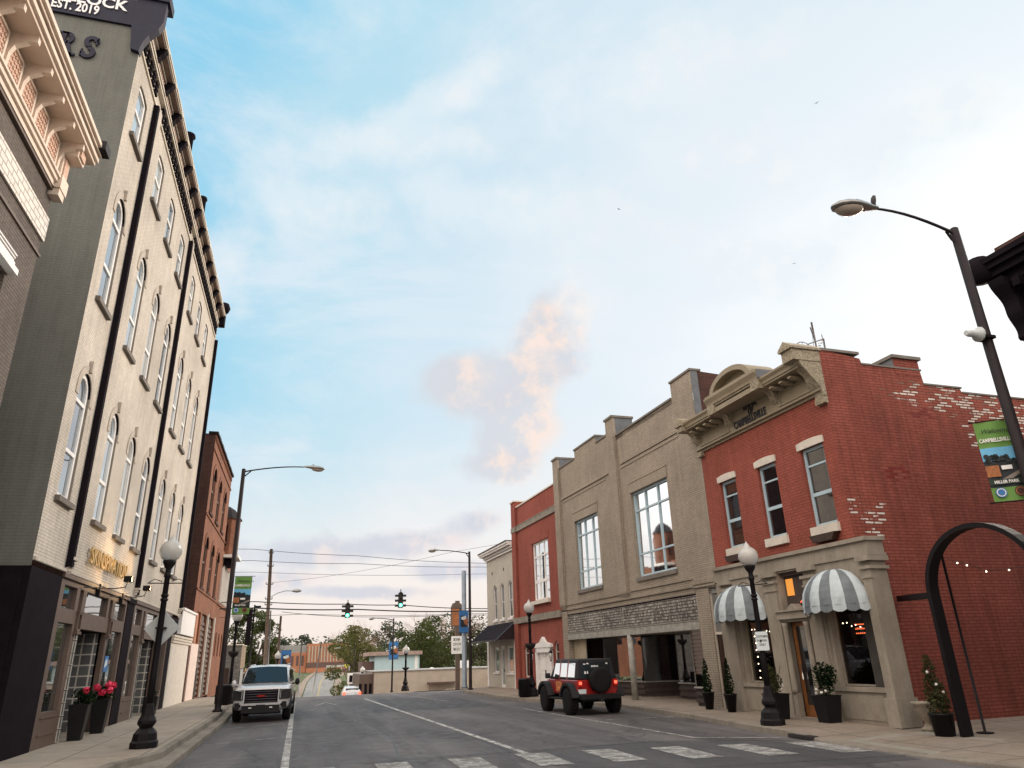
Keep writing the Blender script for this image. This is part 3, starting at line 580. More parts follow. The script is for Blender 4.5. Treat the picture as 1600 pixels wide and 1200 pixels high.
for x0,x1 in ((-5.5,-3.88),(-1.5,.15)):
    b.box(x0-.03,x1+.03,-so-.06,-so+.1,.86,.97); b.box(x0+.1,x1-.1,-so-.015,-so,.22,.78); b.box(x0,x0+.10,-so+.06,-so+.2,.97,3.3); b.box(x1-.06,x1,-so+.06,-so+.2,.97,3.3)
    cx=(x0+x1)/2; rr=(x1-x0)/2
    for k in range(14):
        a0=PI*k/14;a1=PI*(k+1)/14
        b.prism([(cx+rr*math.cos(a0),2.82+rr*math.sin(a0)),(cx+rr*math.cos(a1),2.85+rr*math.sin(a1)),(cx+(rr+.14)*math.cos(a1),2.85+(rr+.14)*math.sin(a1)),(cx+(rr+.14)*math.cos(a0),2.85+(rr+.14)*math.sin(a0))],'y',-so-.05,-so+.001)
b.build('stone_shopfront',M_stone,bk)
d=MB(o); # door surround
d.box(-3.25,-2.0,-so-.05,.1,2.62,2.72); d.prism([(-3.32,2.9),(-3.32,2.72),(-1.93,2.72),(-1.93,2.9),(-2.4,2.95),(-2.62,3.1),(-2.84,2.95)],'y',-so-.14,.05)
d.box(-3.26,-1.99,-so-.17,-so-.1,2.7,2.76); d.box(-3.35,-1.9,-so-.20,-so-.1,2.9,2.95)
for x in (-3.1,-2.18): d.lathe([(.10,.75),(.085,.85),(.075,2.5),(.10,2.6)],(x,-.18,0),10); d.box(x-.09,x+.09,-.22,-.05,.14,.75)
d.cut(); d.build('door_surround',M_stone,bk)
dr=MB(o); dr.box(-3.02,-2.9,.0,.06,.14,2.6); dr.box(-2.36,-2.26,.0,.06,.14,2.6); dr.box(-3.02,-2.26,.0,.06,2.5,2.6); dr.box(-2.9,-2.36,.0,.06,.14,.45)
dr=dr.build('door',M_wood,bk); q=MB(o); q.box(-2.9,-2.36,.02,.04,.45,2.5); q.build('pane',M_glassd,dr); q=MB(o); q.tube([(-2.85,-.05,1.1),(-2.85,-.05,1.5)],.018,6); q.build('handle',M_chrome,dr)
q=MB(o); q.box(-3.25,-2.0,.12,.16,3.08,4.02); q.box(-3.25,-2.0,.11,.13,.14,2.62); q.build('dark_transom',M_int,bk)
q=MB(o); q.face([(-3.12,.10,3.35),(-2.80,.10,3.35),(-2.80,.10,3.82),(-3.12,.10,3.82)]); q.build('lit_transom_pane',M_amberwin,bk)
q=MB(o); 
for k in range(9): q.box(-2.6+.05*k,-2.57+.05*k,.085,.1,3.13+.03*(k%3),3.16+.03*(k%3))
q.build('transom_neon',M_redneon,bk)  # small red neon marks in the dark transom
for i,(x0,x1) in enumerate(((-5.5,-3.88),(-1.5,.15))):
    w_=window(bk,o,x0+.10,x1-.06,.97,3.58,.7,.08,.05,(),(),M_stone,M_clear,name='shop_window')
    q=MB(o)
    for k in range(9):
        x=x0+.25+(x1-x0-.45)*k/8; z=2.5-.12*math.sin(PI*k/8)+(.05 if k%2 else 0); q.lathe([(0,-.017),(.016,0),(0,.017)],(x,.22,z),6)
    if i==0:
        for k in range(7): q.lathe([(0,-.022),(.02,0),(0,.022)],(x0+.34+.03*(k%2),.22,2.3-.2*k),6)
    q.build('string_light',M_bulb,w_)
q=MB(o); q.box(-6.3,-.1,2.2,2.25,.1,4.1,0); q.box(-6.3,-.1,-.0,2.2,3.9,4.0,0); q.box(-6.3,-.1,.0,2.2,.1,.14,0); q.box(-1.3,-.5,1.8,1.9,1.4,2.4,1); q.box(-.2,-.05,1.0,1.1,.14,3.4,0); q.box(-6.32,-6.28,-.05,2.2,.1,4,0); q.box(-4.2,-4.15,.2,2.2,.1,4,0); q.box(-2.1,-2.05,.2,2.2,.1,4,0); q.box(-.12,-.08,.2,2.2,.1,4,0); q.build('interior',[M_int,M_int2],bk)
q=MB(o); 
for j in range(3):
    for k in range(10): q.box(-1.15+.07*k,-1.11+.07*k,.5,.51,2.22+.11*j,2.25+.11*j+.02*((k*j)%2))
q.build('red_neon_lettering',M_redneon,bk)
def awning(xc,wd,z0,ht,out,label):
    t=thing('dome_awning',label,'awning',tuple(RP+RU*(-xc)+Vector((0,0,z0))),RZ,'striped dome awnings on the bank'); b=MB((0,0,0)); y0=-so-.06
    n=9;m=8; 
    def P(u,v):   # u 0..1 across (angle), v 0..1 from wall arch to hem
        a=PI*u; wx=-math.cos(a)*wd/2; wz=math.sin(a)*ht     # arch on the wall
        # dome point: blend on a quarter ellipsoid; v=angle from top
        th=PI*u; ph=v*PI/2
        return None
    ns=27; sc_=8
    for i in range(ns):
        for j in range(sc_):
            q_=[]
            for (ii,jj) in ((i,j),(i+1,j),(i+1,j+1),(i,j+1)):
                lo=PI*ii/ns; la=PI/2*jj/sc_     # longitude across the front, latitude up to the apex at the wall
                q_.append((-math.cos(lo)*wd/2*math.cos(la)**.85*(1+.022*abs(math.sin(PI*ii/3))*math.cos(la)+.006*math.sin(ii*5.3+jj*1.7)),y0-math.sin(lo)*out*math.cos(la)**.85*(1+.03*abs(math.sin(PI*ii/3))*math.cos(la)+.008*math.sin(ii*3.1+jj*2.3)),math.sin(la)*ht))
            b.face(q_,(i//3)%2)
    for i in range(ns):
        q_=[]
        for ii in (i,i+1):
            lo=PI*ii/ns; x,y=-math.cos(lo)*wd/2*1.01,y0-math.sin(lo)*out*1.01; dz=.13+.06*abs(math.sin(PI*ii/3)); q_.append(((x,y,.0),(x,y,-dz)))
        b.face([q_[0][0],q_[1][0],q_[1][1],q_[0][1]],(i//3)%2)
    b.build('canvas',[M_awn1,M_awn2],t,weld=False)
    f=MB(); f.tube([(-math.cos(PI*k/16)*wd/2,y0-math.sin(PI*k/16)*out+.01,-.005) for k in range(17)],.014,6); f.tube([(-math.cos(PI*k/16)*wd/2,y0+.01,math.sin(PI*k/16)*ht) for k in range(17)],.014,6); f.build('frame',M_lt_galv,t); return t
awning(-.78,2.05,2.92,.92,.80,'striped dome awning at the red building corner, the nearer of the two')
awning(-4.98,2.15,2.92,.92,.80,'striped grey dome awning behind the globe lamp, the farther of the two')
# ---- tan building
tn,o=rbld('tan_commercial_building','tan painted brick building with stepped parapet and two big upper windows','building',6.45)
W=[(9.0,12.1,4.82,8.35),(15.63,18.43,4.88,8.25)]
b=MB(o); wall(b,-20.7,-6.46,4.05,11.2,[(-c,-a,z0,z1) for a,c,z0,z1 in W],0,.25)
b.box(-7.95,-6.46,0,.4,11.2,11.85); b.box(-15.2,-13.0,0,.4,11.2,11.5); b.box(-17.9,-15.2,0,.4,11.2,11.85); b.box(-20.7,-17.9,0,.4,11.2,11.42); b.box(-13,-7.95,.0,.4,11.0,11.201)
for x0,x1,zz,yb in ((-13.75,-13.0,12.1,.9),(-20.75,-20.05,12.0,1.6)):
    b.box(x0,x1,-.14,0,4.35,zz); b.box(x0,x1,.001,yb,11.2,zz)
    for k in range(4): b.box(x0+.03*k,x1-.03*k,-.13+.03*k,-.0,4.35-.07*(k+1),4.35-.07*k-.005)
b.box(-7.9,-6.47,-.05,0,3.95,4.3); b.box(-7.9,-6.47,-.09,0,4.0,4.05);b.box(-7.9,-6.47,-.09,0,4.12,4.17)
for a,c,z0,z1 in W:
    b.box(-c-.08,-a+.08,-.03,0,z1,z1+.42); b.box(-c-.1,-a+.1,-.05,0,z1+.42,z1+.48)
b.box(-12.8,-7.6,-.05,0,9.80,9.88); b.box(-20.0,-14.1,-.05,0,9.68,9.76); b.box(-12.8,-7.8,-.025,0,9.62,9.70); b.box(-19.8,-14.4,-.025,0,9.5,9.58)
b.box(-20.05,-6.5,-.06,0,4.05,4.12); b.box(-20.0,-13.8,-.045,0,4.28,4.33); b.box(-12.9,-8,-.045,0,4.33,4.38)
b.box(-7.8,-7.02,-.05,.25,.14,4.0); b.box(-20.72,-20.02,-.05,.25,.14,4.0)
b.build('brick_front',M_tan,tn)
b=MB(o)
for x0,x1,zz in ((-7.98,-6.42,11.85),(-15.2,-13.75,11.5),(-17.95,-15.15,11.85),(-20.05,-17.95,11.42),(-13,-7.98,11.2)): b.box(x0,x1,-.05,.45,zz,zz+.08)
for x0,x1,zz,yb in ((-13.8,-12.95,12.1,.95),(-20.8,-20.0,12.0,1.65)): b.box(x0,x1,-.2,yb,zz,zz+.10)
for a,c,z0,z1 in W: b.box(-c-.08,-a+.08,-.07,.2,z0-.16,z0-.003)
b.build('coping',M_tancap,tn)
b=MB(o)
for x,y0,y1,z0,z1 in ((-12.998,.0,.9,11.25,12.1),(-20.03,.0,1.6,11.45,12.0),(-15.18,.0,.42,11.5,11.85),(-6.45,.0,.3,9.,11.85)): b.cut(); b.face([(x+.003,y0,z0),(x+.003,y1,z0),(x+.003,y1,z1),(x+.003,y0,z1)])
b.build('painted_return',M_bgrey,tn)
b=MB(o); b.face([(-6.455,.3,0),(-6.455,20,0),(-6.455,20,11.1),(-6.455,3,11.7),(-6.455,.3,11.85)]); b.cut(); b.face([(-20.7,.3,0),(-20.7,20,0),(-20.7,20,11.1),(-20.7,.3,11.4)]); b.build('brick_side',M_darkbrick,tn)
b=MB(o); b.box(-20.69,-6.47,.4,20,10.8,10.9); b.build('roof',M_greybody,tn)
for (a,c,z0,z1),vs,hs in zip(W,((-11.1,-10.05),(-17.5,-16.55)),((7.55,5.75),(7.5,5.75))):
    window(tn,o,-c,-a,z0,z1,0,.12,.10,vs,hs,M_winframe,M_glassm,.07,tilt=.008)
b=MB(o); b.box(-20.02,-7.8,-.02,.3,2.95,3.78); b.build('mosaic_fascia',M_mosaic,tn)
b=MB(o); b.box(-20.02,-7.8,-.08,.3,2.63,2.92); b.box(-20.02,-7.8,-.1,.2,2.92,2.95); b.box(-13.75,-13.7,-.04,0,2.95,3.78); b.box(-13.95,-13.92,-.04,0,2.95,3.78); b.box(-7.85,-7.8,-.04,0,2.95,3.78); b.box(-20.02,-7.8,.3,3.5,2.66,2.72); b.build('shop_beam',M_beam,tn)
b=MB(o); b.box(-20.0,-7.8,-.0,.3,3.84,4.05,0); b.box(-20.0,-7.8,-.03,.2,3.78,3.835,1); b.box(-20.02,-7.0,0.2,6,3.9,4.0,1); b.build('lintel',[M_tan,M_black],tn)  # thin black strip puts the shadow gap under the lintel into colour
b=MB(o); b.lathe([(.13,.14),(.13,2.63)],(-13.3,.0,0),14); b.build('column',M_beam,tn)
b=MB(o); path=[(-7.85,.08),(-8.7,.08),(-9.3,1.6),(-12.6,1.7),(-13.0,3.0),(-14.4,3.0),(-15.0,1.4),(-18.4,1.1),(-18.5,.25),(-20,.25)]
bul=MB(o); gl=MB(o)
for i,((x0,y0),(x1,y1)) in enumerate(zip(path,path[1:])):
    if i==4 : bul.cut(); gl.cut(); continue
    z0=.14; d_=Vector((x1-x0,y1-y0)).normalized(); nx,ny=-d_.y*.06,d_.x*.06
    if nx*0+ny>0: pass
    for j in range(5): bul.hexa([(x0-nx*(j%2)*.4,y0-.06*(j%2),z0+.115*j),(x1-nx*(j%2)*.4,y1-.06*(j%2),z0+.115*j),(x1,y1+.1,z0+.115*j),(x0,y0+.1,z0+.115*j)],[(x0,y0-.06*(j%2),z0+.115*(j+1)),(x1,y1-.06*(j%2),z0+.115*(j+1)),(x1,y1+.1,z0+.115*(j+1)),(x0,y0+.1,z0+.115*(j+1))],0)
    bul.hexa([(x0,y0-.09,z0+.575),(x1,y1-.09,z0+.575),(x1,y1+.12,z0+.575),(x0,y0+.12,z0+.575)],[(x0,y0-.09,z0+.62),(x1,y1-.09,z0+.62),(x1,y1+.12,z0+.62),(x0,y0+.12,z0+.62)],1)
    gl.face([(x0,y0,.76),(x1,y1,.76),(x1,y1,2.66),(x0,y0,2.66)])
    b.tube([(x0,y0,.7),(x0,y0,2.66)],.025,4,sm=False); b.tube([(x1,y1,.7),(x1,y1,2.66)],.025,4,sm=False)
b.tube([(-10.9,1.65,.7),(-10.9,1.65,2.66)],.025,4,sm=False)
M_bulk=plain('dark_bulkhead_tile',(.05,.035,.033),.6); f_=b.build('shopfront_frame',M_alum,tn); bul.build('bulkhead',[M_bulk,M_beam],tn); gl.build('pane',M_clear,f_)
b=MB(o); b.box(-20,-18.5,.22,.24,.14,2.6,0); b.build('painted_board',plain('peeling_cream_board',(.36,.31,.22),.8,var=.3,ns=1.2),tn)
b=MB(o); b.box(-20,-7.1,5.5,5.6,.1,2.7,0); b.box(-20,-7.1,.1,5.5,.08,.12,0); b.box(-12.5,-9.0,4.6,4.7,.1,1.45,1); b.box(-12.0,-11.4,3.8,3.9,1.1,2.5,0); b.box(-10.2,-10.12,3.4,3.5,.1,2.7,2); b.box(-17.8,-15.2,2.2,2.3,.1,2.6,3); b.box(-8.95,-8.0,2.8,2.9,.1,2.66,1)
b.hexa([(-10.5,2.6,.7),(-10.4,2.6,.7),(-10.4,2.7,.7),(-10.5,2.7,.7)],[(-11.2,2.6,2.2),(-11.1,2.6,2.2),(-11.1,2.7,2.2),(-11.2,2.7,2.2)],2)
b.build('interior',[M_int,M_int2,M_bulk,plain('teal_grey_partition',(.16,.18,.18),.7)],tn)
d=MB(o); d.box(-7.0,-6.5,.06,.12,.14,2.42); 
for k in range(3):
    for x in (-6.96,-6.74): ring(d,outline(x,x+.19,.3+.72*k,.3+.72*k+.55),outline(x+.03,x+.16,.33+.72*k,.27+.72*k+.55),.05,.06)
d=d.build('door',M_door,tn); q=MB(o); q.lathe([(0,-.03),(.03,0),(0,.03)],(-6.55,.03,1.1),8); q.build('handle',M_chrome,d)
q=MB(o); q.box(-7.03,-6.99,-.0,.12,.14,3.75); q.box(-6.5,-6.46,-.0,.12,.14,3.75); q.box(-7.0,-6.49,-.0,.12,2.42,2.5); q.build('door_frame',M_creamtrim,tn)
q=MB(o); q.box(-6.99,-6.5,.08,.1,2.5,3.72); 
for k in range(9): q.box(-6.98+.055*k,-6.965+.055*k,.06,.08,2.5,3.72)
q.box(-7.0,-6.46,.05,.2,3.75,4.1); q.build('transom_grille',M_fargrey,tn)
# ---- narrow red building
rd,o=rbld('narrow_red_building','narrow red painted brick building with tall white grid window and white double door','building',20.75)
b=MB(o); wall(b,-28.5,-20.76,.12,10.8,[(-25.05,-22.4,4.85,8.1),(-24.75,-22.55,.14,2.5),(-27.15,-26.35,.8,2.6,.4),(-22.2,-21.5,.8,2.62,.35)],0,.2)
b.box(-28.5,-27.75,-.14,.5,.14,11.2); b.box(-25.2,-22.25,-.03,0,8.1,8.5); b.box(-28.5,-27.9,.5,1.2,10.6,11.2); b.build('brick_front',M_redpaint,rd)
b=MB(o); b.box(-27.75,-20.78,-.08,0,9.28,9.6); b.cut(); b.box(-28.55,-20.78,-.16,0,3.78,4.12); b.cut(); b.box(-28.55,-27.7,-.17,0,9.28,9.6); b.box(-27.75,-20.78,-.1,0,9.6,9.64); b.build('stone_band',M_stoneband,rd)
b=MB(o); b.box(-27.75,-20.76,-.06,.35,10.8,10.88); b.box(-28.56,-27.7,-.2,1.25,11.2,11.28); b.build('coping',M_whtlint,rd)
b=MB(o); b.box(-28.48,-20.77,.2,18,10.2,10.3); b.face([(-28.49,.3,0),(-28.49,18,0),(-28.49,18,10.5),(-28.49,.3,10.8)]); b.face([(-20.77,.3,10),(-20.77,18,10),(-20.77,18,10.5),(-20.77,.3,10.8)]); b.build('roof',M_redside,rd)
window(rd,o,-25.05,-22.4,4.85,8.1,0,.08,.10,(-24.15,-23.3),(7.3,),M_white,M_glassm,.08,(.08,.2),M_whtlint,.18,rail=(5.9,))
window(rd,o,-27.15,-26.35,.8,2.6,.4,.08,.07,(),(2.1,),M_whtlint,M_glassd); window(rd,o,-22.2,-21.5,.8,2.62,.35,.08,.07,(),(2.1,),M_whtlint,M_glassd)
d=MB(o)
for x in (-24.7,-23.63):
    d.box(x,x+1.03,.05,.1,.14,2.1)
    for z0 in (.3,1.2): ring(d,outline(x+.15,x+.88,z0,z0+.75),outline(x+.2,x+.83,z0+.05,z0+.7),.035,.05)
d=d.build('double_door',M_white,rd); q=MB(o); q.box(-23.75,-23.7,.01,.05,1.0,1.2); q.build('handle',M_iron,d)
q=MB(o); q.box(-24.9,-24.72,-.12,.1,.14,2.5); q.box(-22.58,-22.4,-.12,.1,.14,2.5); q.box(-24.9,-22.4,-.12,.1,2.1,2.35); q.prism([(-24.95,2.35),(-22.35,2.35),(-22.35,2.5),(-23.2,2.62),(-23.65,2.9),(-24.1,2.62),(-24.95,2.5)],'y',-.16,.1); q.build('door_surround',M_white,rd)
for sx in (-26.0,-22.2+1.4-.0):
    pass
for sx in (-25.3,-22.2-.1):
    q=MB(o); q.tube([(sx,-.0,2.2),(sx,-.18,2.25),(sx,-.18,2.12)],.018,6); q.lathe([(.02,2.2),(.10,2.1),(.10,2.06),(.085,2.05)],(sx,-.18,0),8); q.lathe([(.05,1.72),(.03,1.66),(0,1.62)],(sx,-.18,0),8); q=q.build('wall_lantern',M_iron,rd); g_=MB(o); g_.lathe([(.05,1.73),(.085,2.04)],(sx,-.18,0),8); g_.build('lantern_glass',M_globe,q)
# ---- white building
wb,o=rbld('white_corner_building','small off white two storey building with three arched windows and black awning','building',28.52)
AW=[(32.5,33.3),(30.85,31.65),(29.15,29.95)]
b=MB(o); wall(b,-34.9,-28.53,.1,8.5,[(-c,-a,4.25,6.5,.38) for a,c in AW]+[(-33.4,-32.3,1.0,2.55),(-31.95,-31.05,.14,2.6),(-30.5,-29.3,1.0,2.55)],0,.16); b.face([(-34.9,0,.0),(-34.9,14,0),(-34.9,14,8.4),(-34.9,0,8.5)]); b.build('wall',M_creamwall,wb)
b=MB(o); 
for dz,ou in ((8.3,.12),(8.45,.22),(8.6,.42),(8.72,.5)): b.box(-34.9-ou,-28.54,-ou,.3,dz,dz+.12)
for x in (-34.92,-28.9): b.cut(); b.box(x,x+.35,-.06,0,.12,3.0)
b.build('cornice',M_white,wb); b=MB(o); b.box(-35.4,-28.54,-.55,.4,8.84,8.9); b.box(-34.8,-28.54,.3,14,8.3,8.35); b.build('roof',M_greybody,wb)
for a,c in AW: window(wb,o,-c,-a,4.25,6.5,.38,.06,.09,(),(5.3,),M_white,M_glassd,.04,(.08,.14),M_white,.08)
for x0,x1 in ((-33.4,-32.3),(-30.5,-29.3)): window(wb,o,x0,x1,1.0,2.55,0,.04,.09,(),(),M_white,M_glassL,.04,(.08,.1),M_white,.06)
d=MB(o); ring(d,outline(-31.95,-31.05,.14,2.6),outline(-31.83,-31.17,.3,2.45),.03,.1); d=d.build('door',M_white,wb); q=MB(o); q.face([(-31.85,.08,.25),(-31.15,.08,.25),(-31.15,.08,2.5),(-31.85,.08,2.5)]); q.build('pane',M_glassL,d); q=MB(o); q.box(-31.28,-31.24,-.02,.03,1.05,1.2); q.build('handle',M_iron,d)
b=MB(o)
for x in (-33.6,-30.9): 
    for z in (7.25,): b.box(x,x+.12,-.02,.02,z,z+.2)
b.build('wall_vent',M_iron,wb)
b=MB(o); n=16
for k in range(n):
    x0=-34.6+5.9*k/n; x1=-34.6+5.9*(k+1)/n; b.face([(x0,-1.25,2.92),(x1,-1.25,2.92),(x1,-.02,3.95),(x0,-.02,3.95)]); b.box(x0,x0+.04,-.8,-.75,3.3,3.38) if False else None
    b.hexa([(x0,-1.25,2.92),(x0+.04,-1.25,2.92),(x0+.04,-.02,3.95),(x0,-.02,3.95)],[(x0,-1.28,2.96),(x0+.04,-1.28,2.96),(x0+.04,-.05,3.99),(x0,-.05,3.99)])
b.face([(-34.6,-1.25,2.92),(-34.6,-.02,2.92),(-34.6,-.02,3.95)]); b.face([(-28.7,-1.25,2.92),(-28.7,-.02,2.92),(-28.7,-.02,3.95)]); b.box(-34.6,-28.7,-1.27,-1.22,2.84,2.94); b.build('awning',M_blackawn,wb)
# ---- dark corniced building beyond the right frame edge
dk=thing('dark_brick_building','dark brick building with heavy black cornice, only its roof corner in view','building',(13.93,9.82,0),RZ); 
b=MB(); wall(b,0,16,0,9.9,[(1.2,2.3,5,8,.4),(3.6,4.7,5,8,.4),(1.0,4.6,.5,3)],0,.3); b.face([(0,0,0),(0,12,0),(0,12,9.6),(0,0,9.9)]); b.build('brick_front',M_darkbrick,dk)
b=MB(); 
for z0,z1,ou in ((8.55,8.7,.08),(8.7,8.9,.16),(8.9,9.1,.32),(9.1,9.25,.5),(9.25,9.38,.62),(9.38,9.5,.7)): b.box(-ou*.4,16,-ou*.85,.0,z0,z1); b.box(-ou*.4,0,-.0,6,z0,z1)
console(b,-.02,.3,7.7,9.0,.5); 
for k in range(6): b.box(.4+.42*k,.55+.42*k,-.4,-.1,8.7,8.9)
b.lathe([(0,-.3),(.2,-.26),(.27,0),(.2,.26),(0,.3)],(-.14,-.42,9.36),12); b.build('cornice',M_black,dk)
b=MB(); b.box(0,16,0,12,9.4,9.5); b.build('roof',M_greybody,dk)
for x0,x1 in ((1.2,2.3),(3.6,4.7)): window(dk,(0,0,0),x0,x1,5,8,.4,.15,.08,(),(6.5,),M_brown,M_glassd)
window(dk,(0,0,0),1.0,4.6,.5,3,0,.15,.08,(2.8,),(),M_brown,M_glassd,name='shop_window')
# ================================================================ LEFT BUILDINGS (x=world Y, y inward)
LX=-5.7; LZ=R(90)
def lbld(name,label,cat,Y0,X=LX): return thing(name,label,cat,(X,Y0,0),LZ),(-Y0,0,0)
tl,o=lbld('tall_cream_building','four storey cream painted brick building with arched windows, bracketed cornice and grey green side wall','building',17.8)
cols=[18.98,22.15,24.60,27.05,30.40,32.85,35.35]; hw=.50
b=MB(o); ops=[]
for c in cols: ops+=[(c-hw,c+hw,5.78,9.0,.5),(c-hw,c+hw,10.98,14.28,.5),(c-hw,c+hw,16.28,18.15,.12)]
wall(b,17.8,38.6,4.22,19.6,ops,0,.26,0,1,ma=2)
for x in (20.42,28.5): b.box(x,x+.42,-.09,0,4.6,19.0)
for x in (19.85,27.85,37.9):
    for k in range(5): b.box(x+.25,x+.6,-.17+.03*k,0,4.6-.085*(k+1),4.6-.085*k-.012)
b.box(17.8,38.6,-.06,0,4.22,4.30)
b.build('brick_front',[M_cream,plain('window_reveal_dark',(.21,.18,.145),.8),M_black],tl)  # reveals darker than the wall, arch soffits black
b=MB(o)
for x in (19.98,28.05,38.25): b.cut(); b.box(x+.10,x+.27,-.15,-.0,4.35,18.75)
b.build('downspout',M_black,tl)
b=MB(o)
for c in cols:
    for z0,z1 in ((5.78,9.0),(10.98,14.28)):
        b.cut(); n=12
        for k in range(n):
            a0=PI*k/n;a1=PI*(k+1)/n; f=lambda r,a:(c+r*math.cos(a),z1-hw+r*math.sin(a))
            b.prism([f(hw,a0),f(hw,a1),f(hw+.20,a1),f(hw+.20,a0)],'y',-.025,0)
        b.box(c-.05,c+.05,-.09,0,z1+.05,z1+.36); b.box(c+hw,c+hw+.2,-.025,0,z1-hw-.2,z1-hw); b.box(c-hw-.2,c-hw,-.025,0,z1-hw-.2,z1-hw)
b.build('arch_hood',M_hood,tl)
for ci,c in enumerate(cols):
    for z0,z1,r,vs,rl in ((5.78,9.0,.5,(),(6.95,8.25)),(10.98,14.28,.5,(),(12.1,13.5)),(16.28,18.15,.12,(),(17.3,))):
        window(tl,o,c-hw,c+hw,z0,z1,r,.055,.12,vs,(),M_white,[M_glassL,M_glassL2,M_glassL3][int(ci*7+z0*3)%3],.045,(.12,.13),M_taupe,.11,rail=rl)
# side wall + shell
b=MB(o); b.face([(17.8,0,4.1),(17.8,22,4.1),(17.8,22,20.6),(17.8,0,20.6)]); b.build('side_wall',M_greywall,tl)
b=MB(o); b.box(17.81,38.59,.3,22,19.4,19.5); b.face([(38.6,0,0),(38.6,22,0),(38.6,22,19.6),(38.6,0,19.6)]); b.build('roof',M_darkbrick,tl)
b=MB(o); b.box(17.78,20.0,-.02,.6,.2,4.1); b.box(17.77,17.8,.0,22,.2,4.1); b.box(17.72,17.78,.1,.5,.28,4.0); b.cut(); b.box(27.45,28.55,-.02,.6,.2,4.1); b.cut(); b.box(36.3,38.6,-.02,.6,.2,4.1); b.box(27.4,28.6,-.06,0,4.05,4.2); b.build('ground_floor_pier',M_black,tl)
# navy sign band
b=MB(o); b.box(17.72,17.8,.0,14,19.52,20.5); b.build('sign_band',M_navy,tl)
b=MB(o); b.prism([(.02,18.55),(-.02,18.55),(-.08,18.9),(-.2,19.2),(-.42,19.5),(-.52,19.8),(-.52,20.55),(.3,20.55),(.3,19.5),(.2,18.6)],'x',17.66,17.9); b.lathe([(.10,17.62),(.10,17.68)],(0,0,0),14,axis='x') if False else None
b.box(17.6,18.2,-.6,.32,20.55,20.85); b.build('cornice_end_block',M_navy,tl)
SM=lambda x,z,y=17.70: Matrix.Translation((y-17.8,-x,z))@Matrix(((0,0,-1,0),(-1,0,0,0),(0,1,0,0),(0,0,0,1)))
text('LEY-WILLOCK',.53,M_whitetx,tl,SM(-3.66,19.99),.01,.012,.93,'sign_lettering'); text('EST. 2019',.46,M_whitetx,tl,SM(-2.43,19.65),.01,.010,.66,'sign_lettering')
def serif(mb,x,z,ch):
    # bold italic capitals built from outlines (unit height 1)
    def P(pts,h=None): mb.prism([(x+.8*(px+.16*pz),z+.8*pz) for px,pz in pts],'y',-.07,-.02)
    def arcs(cx,cz,ro,ri,a0,a1,n=12,sx=1):
        for k in range(n):
            t0=a0+(a1-a0)*k/n;t1=a0+(a1-a0)*(k+1)/n
            P([(cx+ro*sx*math.cos(t0),cz+ro*math.sin(t0)),(cx+ro*sx*math.cos(t1),cz+ro*math.sin(t1)),(cx+ri*.85*sx*math.cos(t1),cz+ri*math.sin(t1)),(cx+ri*.85*sx*math.cos(t0),cz+ri*math.sin(t0))])
    if ch in 'RE': P([(.12,0),(.34,0),(.34,1),(.12,1)]); P([(.0,0),(.48,0),(.48,.09),(.0,.09)]); P([(.0,.91),(.4,.91),(.4,1),(.0,1)])
    if ch=='R': arcs(.42,.74,.26,.11,-PI/2,PI/2,10,1.1); P([(.3,.91),(.45,.91),(.45,1),(.3,1)]); P([(.3,.48),(.5,.48),(.5,.6),(.3,.6)]); P([(.42,.5),(.62,.48),(.86,.0),(.62,.0)]); P([(.62,0),(.98,0),(.98,.09),(.6,.09)])
    if ch=='E': P([(.3,.88),(.8,.88),(.8,1),(.3,1)]); P([(.3,0),(.82,0),(.82,.12),(.3,.12)]); P([(.3,.46),(.62,.46),(.62,.58),(.3,.58)]); P([(.72,.7),(.8,.7),(.8,1),(.72,1)]); P([(.74,0),(.82,0),(.82,.3),(.74,.3)])
    if ch=='S': arcs(.38,.745,.265,.11,PI*.02,PI*1.58,16,1.25); arcs(.38,.255,.265,.11,-PI*.98,PI*.58,16,1.25); P([(.58,.62),(.66,.62),(.66,.95),(.6,.95)]); P([(.06,.06),(.13,.06),(.13,.38),(.06,.38)])
SX=Matrix(((0,1,0,0),(-1,0,0,0),(0,0,1,0),(0,0,0,1)))
for ch,x in (('E',-2.72),('R',-2.13),('S',-1.50)):
    mb=MB((0,0,0),SX@Matrix.Translation((x,0,0))@Matrix.Diagonal((.72,1,1,1))); serif(mb,0,18.06,ch); mb.build('wall_letter',M_navy,tl)
mb=MB((0,0,0),SX); mb.box(-3.4,-1.47,-.1,-.04,17.34,17.41); mb.build('wall_bar',M_navy,tl)
# front cornice
b=MB(o); b.box(17.9,38.1,-.05,0,18.78,18.86,0)
k=0; x=17.95
while x<38.0:
    if not any(abs(x+.12-q)<.42 for q in (20.2,28.25,38.35)):
        b.box(x,x+.26,-.10,0,18.90,18.99,1); b.box(x,x+.26,-.10,0,19.08,19.17,1); b.box(x,x+.26,-.10,0,19.26,19.34,1); b.box(x,x+.26,-.03,-.001,18.88,19.38,0)
    x+=.42
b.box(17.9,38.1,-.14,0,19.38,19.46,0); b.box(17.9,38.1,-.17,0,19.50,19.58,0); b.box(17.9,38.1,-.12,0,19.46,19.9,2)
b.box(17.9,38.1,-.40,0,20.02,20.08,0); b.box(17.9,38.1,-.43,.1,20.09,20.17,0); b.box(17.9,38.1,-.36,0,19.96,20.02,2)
b.box(17.9,38.1,-.18,0,19.88,19.96,0)
for q in range(13):
    y=18.9+1.44*q
    b.prism([(-.12,19.60),(-.2,19.56),(-.26,19.7),(-.34,19.8),(-.42,20.0),(-.12,20.0)],'x',y,y+.22,1); b.box(y-.02,y+.24,-.44,-.12,19.96,20.03,0)
    for j in range(3): b.box(y+.35,y+1.3,-.15,-.12,19.62+.09*j,19.66+.09*j,1 if j!=1 else 3)
